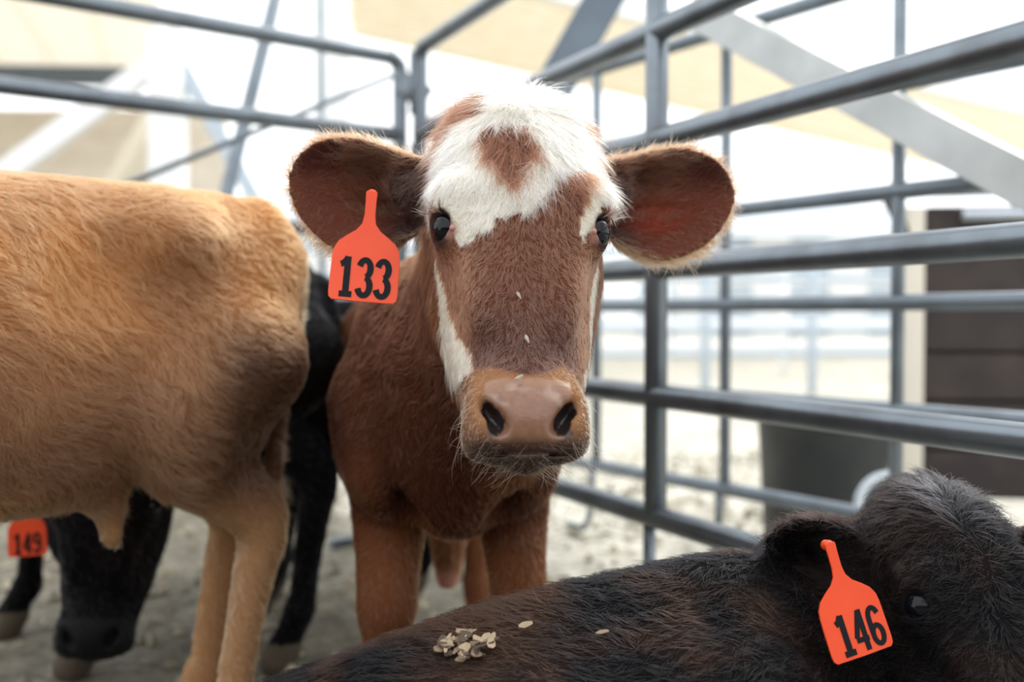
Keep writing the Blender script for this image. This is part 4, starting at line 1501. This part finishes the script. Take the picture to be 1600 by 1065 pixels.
body4 = body_object('body', V4, Q4, colour_lying(V4), np.zeros(len(V4)), np.zeros(len(V4)), M_SKIN, root4)
for s in (-1, 1): eyeball(H4, s, root4)
if FUR:
    q4 = H4.local(V4)
    up = np.where(V4[:, 2] > .16, 1.0, .15)
    w = up * np.where(np.linalg.norm(q4 - np.array([-.090, .053, -.027]), axis=1) < .021, 0, 1)
    w = np.where(V4[:, 0] > .3, w * 1.6, w)
    def lie_flow(P):
        g = generic_flow(P, (-.9, -.25, -.15), 121, 1.6)
        q = H4.local(P)
        hd = (P[:, 0] > .33) & (P[:, 2] > .28)
        fl = np.stack([q[:, 0] * 8, -.2 + 0 * q[:, 0], q[:, 2] - .12], 1)
        fl /= np.linalg.norm(fl, axis=1)[:, None] + 1e-6
        fl += (np.stack([vnoise(P, 30, 131), vnoise(P, 30, 132), vnoise(P, 30, 133)], 1) - .5) * 1.3
        return np.where(hd[:, None], H4.vec(fl), g)
    def lie_len(P):
        q = H4.local(P)
        return np.where((P[:, 0] > .33) & (P[:, 2] > .28), np.where(q[:, 2] > .05, .022, .012), .021)
    coat(root4, V4, Q4, N4, w, 90000, colour_lying, lie_flow, lie_len, .42, 1.25, .00026, M_HAIR_DARK, .6)


# ================================================================== ear tags
def arc(cx, cy, rx, ry, a0, a1, n=14):
    return [(cx + rx * math.cos(R(a0 + (a1 - a0) * i / (n - 1))), cy + ry * math.sin(R(a0 + (a1 - a0) * i / (n - 1)))) for i in range(n)]


def stroke2d(pts, w):
    """flat ribbon along a 2-D path: list of left and right points"""
    P = np.array(pts, float)
    T = np.gradient(P, axis=0); T /= np.linalg.norm(T, axis=1)[:, None] + 1e-9
    Nn = np.stack([-T[:, 1], T[:, 0]], 1)
    Nn = Nn * np.array([1.0, .62])
    return P + Nn * w / 2, P - Nn * w / 2


DIGITS = {  # strokes in a 0.5 wide x 1 tall cell
    '1': [[(.02, .80), (.14, .84), (.27, .97)], [(.27, 1.0), (.27, .0)], [(.04, .06), (.50, .06)]],
    '3': [arc(.25, .73, .20, .215, 165, -80, 18), arc(.25, .28, .215, .225, 82, -165, 18)],
    '4': [[(.38, 1.0), (.38, 0)], [(.36, .97), (.03, .33)], [(.0, .28), (.52, .28)]],
    '6': [arc(.26, .70, .20, .24, 20, 180, 14) + [(.06, .5), (.06, .3)], arc(.26, .28, .20, .225, 180, -180, 26)],
    '9': [arc(.26, .72, .20, .225, 0, 360, 26), [(.46, .72), (.46, .5)] + arc(.26, .30, .20, .24, 0, -160, 14)],
}


def ear_tag(text, origin, ux, uy, label, scale=1.0, digit_h=.046, dx=0.0, holder=True):
    """origin: the stud through the ear (world); ux: right along the tag, uy: up along it"""
    origin = np.asarray(origin, float)
    ux = np.asarray(ux, float); ux /= np.linalg.norm(ux)
    uy = np.asarray(uy, float); uy = uy - ux * (uy @ ux); uy /= np.linalg.norm(uy)
    un = np.cross(ux, uy)
    if un[1] > 0: un = -un
    root = empty('ear_tag', origin)
    tag(root, label, 'ear tag', 'numbered orange ear tags')
    # outline: round stud head, narrow neck, sloping shoulders, broad panel with rounded corners
    half = [(0.0062, .003), (.0066, .0), (.0062, -.010), (.0062, -.026), (.0080, -.036), (.0140, -.044), (.0240, -.051), (.0330, -.0585), (.0378, -.067), (.0392, -.076),
            (.0396, -.095), (.0398, -.118), (.0390, -.1245), (.0355, -.1280), (.0, -.1285)]
    right = half; left = [(-x, y) for x, y in half[::-1]][1:]
    out = [(.0, .004)] + right + left
    out = [(x * scale, y * scale) for x, y in out]
    def w3(x, y, z): 
        yb = y / scale
        bend = .010 * (1 - math.cos(min(max(-yb / .128, 0), 1) * 1.3)) * scale
        return origin + ux * x + uy * y + un * (z + bend)
    n = len(out); th = .0014 * scale
    c = [w3(x, y, th) for x, y in out] + [w3(x, y, -th) for x, y in out]
    half_n = n
    # fan strips by pairing right and left outline points so that the bend follows
    Fc = []
    pairs = [(i, n - i) for i in range(1, len(half))]
    top = 0
    prev = None
    for (i, j) in pairs:
        j = j % n
        if prev is None:
            Fc.append([0, j, i]); Fc.append([n, n + i, n + j])
        else:
            Fc.append([prev[0], prev[1], j, i]); Fc.append([n + prev[0], n + i, n + j, n + prev[1]])
        prev = (i, j)
    last = len(half)
    Fc.append([prev[0], prev[1], last]); Fc.append([n + prev[0], n + last, n + prev[1]])
    for i in range(n):
        j = (i + 1) % n
        Fc.append([i, j, n + j, n + i])
    V = np.array(c)
    p = mesh_obj('panel', V, Fc, M_TAG, root, smooth=False)
    b = p.modifiers.new('edge', 'BEVEL'); b.width = .0007; b.segments = 2; b.limit_method = 'ANGLE'; b.angle_limit = R(50)
    # stud head
    Vs, Fs = tube_geo([origin + un * t for t in (-.012, -.010, -.002, .0002)], [.004 * scale, .0062 * scale, .0062 * scale, .004 * scale], 20)
    mesh_obj('stud', Vs, Fs, M_TAG, root)
    wdt = digit_h * .335
    gap = digit_h * .11
    tot = len(text) * wdt + (len(text) - 1) * gap
    x0 = -tot / 2 + dx
    for k, ch in enumerate(text):
        gs = []
        for st in DIGITS[ch]:
            l, r = stroke2d(st, .235 if ch in '13' else .20)
            m_ = len(l)
            VV = []
            for z in (th + .0007, th - .0003):
                for q in (l, r):
                    for (x, y) in q:
                        VV.append(w3((x0 + k * (wdt + gap) + x * wdt / .5 * 1.0) * scale, (-.1235 + y * digit_h) * scale, z))
            FF = []
            for i in range(m_ - 1):
                FF.append([i, i + 1, m_ + i + 1, m_ + i])
                FF.append([2*m_ + i, 3*m_ + i, 3*m_ + i + 1, 2*m_ + i + 1])
                FF.append([i, 2*m_ + i, 2*m_ + i + 1, i + 1]); FF.append([m_ + i, m_ + i + 1, 3*m_ + i + 1, 3*m_ + i])
            FF.append([0, m_, 3*m_, 2*m_]); FF.append([m_ - 1, 3*m_ - 1, 4*m_ - 1, 2*m_ - 1])
            gs.append((np.array(VV), FF))
        mesh_obj('digit', *join_geo(*gs), M_INK, root, smooth=False)
    return root


ear_tag('133', at(581, 303, 1.150), (1, .10, -.085), (0.02, .10, 1), 'orange ear tag numbered 133 hanging from the brown calf', .985, .047)
ear_tag('146', at(1297, 852, 1.045), (1, .25, .24), (-.27, .10, 1), 'orange ear tag numbered 146 on the black calf lying in front', .90, .046, .004)
ear_tag('149', at(40, 772, 1.80), (1, .1, .06), (.10, .05, 1), 'orange ear tag numbered 149 showing under the belly of the tan calf', .86, .043)

# ================================================================== small things last
def flake_geo(c, L, W, T, rot, bend=.25, n=4):
    """curled dry flake"""
    M = np.array(Quaternion(rot[:3], rot[3]).to_matrix()) if len(rot) == 4 else np.eye(3)
    V = []
    for i in range(n):
        t = i / (n - 1) - .5
        w = W * (1 - (2 * t)**2 * .6) / 2 * rng.uniform(.55, 1.15)
        for y in (-w, w):
            for z in (0, T):
                V.append((t * L, y, bend * L * (.25 - t * t) + z - y * y / W * .8))
    F = []
    for i in range(n - 1):
        a = i * 4; b = a + 4
        F += [[a, b, b + 2, a + 2], [a + 1, a + 3, b + 3, b + 1], [a, a + 1, b + 1, b], [a + 2, b + 2, b + 3, a + 3]]
    F += [[0, 2, 3, 1], [4*n - 4, 4*n - 3, 4*n - 1, 4*n - 2]]
    return np.array(V) @ M.T + np.asarray(c), F


def surface_hit(bvh, px, py):
    o = Vector((0, 0, CAM_Z)); d = (Vector(at(px, py, 1.0)) - o).normalized()
    loc, nor, i, dist = bvh.ray_cast(o, d)
    return (np.array(loc), np.array(nor)) if loc is not None else (None, None)


from mathutils.bvhtree import BVHTree
bvh1 = BVHTree.FromPolygons(V1.tolist(), Q1.tolist())
bvh4 = BVHTree.FromPolygons(V4.tolist(), Q4.tolist())


def on_surface(name, bvh, px, py, L, W, m, label, cat, group, lift, spin, T=.0012):
    p, n = surface_hit(bvh, px, py)
    if p is None: return
    q = Vector((0, 0, 1)).rotation_difference(Vector(n)) @ Quaternion((0, 0, 1), spin) @ Quaternion((1, 0, 0), rng.uniform(-.5, .5))
    V, F_ = flake_geo((0, 0, 0), L, W, T, ())
    V = V @ np.array(q.to_matrix()).T + p + n * lift
    o = mesh_obj(name, V, F_, m, None, False, loc=p)
    tag(o, label, cat, group)


for px, py, L, sp, lab in ((808, 464, .0085, 2.3, 'pale seed husk high on the brown calf nose'), (822, 533, .0095, 2.0, 'pale seed husk midway down the brown calf nose'),
                           (812, 597, .0095, .6, 'pale straw bit just above the nose pad of the brown calf')):
    on_surface('seed_husk', bvh1, px, py, L, L * .40, M_SEED, lab, 'husk', 'husks on the brown calf nose', .0065, sp, .002)

M_FLAKES = [M_STRAW, mat('pale_chaff', (.34, .26, .17), .8), mat('brown_chaff', (.07, .046, .03), .8)]
for i in range(60):
    a = rng.uniform(0, 2 * math.pi); r_ = math.sqrt(rng.random())
    px = 722 + 46 * r_ * math.cos(a) + 6; py = 1013 + 23 * r_ * math.sin(a) - (r_ * math.cos(a)) * 6
    on_surface('chaff_flake', bvh4, px, py, *((lambda l_: (l_, l_ * rng.uniform(.4, .95)))(rng.uniform(.006, .015))), M_FLAKES[(i * 2) % 3], 'dry chaff flake in the clump stuck to the lying black calf back', 'chaff',
               'chaff clump on the lying calf', rng.uniform(.004, .012), rng.uniform(0, 6.28))
for px, py, L, lab in ((822, 987, .015, 'single pale chaff flake on the black back right of the clump'), (940, 999, .014, 'single brown chaff flake farther right on the black back')):
    on_surface('chaff_flake', bvh4, px, py, L, L * .45, M_FLAKES[1] if px < 900 else M_FLAKES[0], lab, 'chaff', 'chaff clump on the lying calf', .010, .3)

# straw and dung crumbs trodden into the floor: nobody could count them
def litter():
    gs = []
    for i in range(2600):
        x = rng.uniform(-2.2, 1.6); y = rng.uniform(1.4, 5.2)
        s = rng.uniform(.012, .045)
        if rng.random() < .55:
            L, W, H_ = s * 1.8, s * .30, s * .14
        else:
            L, W, H_ = s * 1.1, s * .9, s * .55
        a = rng.uniform(0, 6.28); ca, sa = math.cos(a), math.sin(a)
        z = -.012
        V = []
        for k in range(6):
            t = k / 6 * 2 * math.pi
            u, v = L / 2 * math.cos(t) * rng.uniform(.8, 1.1), W / 2 * math.sin(t) * rng.uniform(.8, 1.1)
            V.append((x + u * ca - v * sa, y + u * sa + v * ca, z))
        V.append((x, y, z + H_ + .006))
        gs.append((V, [[k, (k + 1) % 6, 6] for k in range(6)]))
    V = np.array([v for g_ in gs for v in g_[0]]); F_ = [[i + 7 * j for i in f] for j, g_ in enumerate(gs) for f in g_[1]]
    return V, F_


M_LITTER = mat('straw_and_dung_crumbs', (.20, .18, .13), .9, noise=(4, (.42, .37, .27), .42, .58))
lo_ = mesh_obj('straw_litter', *litter(), M_LITTER, None, False)
tag(lo_, 'loose straw and dung crumbs scattered over the pen floor', 'straw litter', kind='stuff')
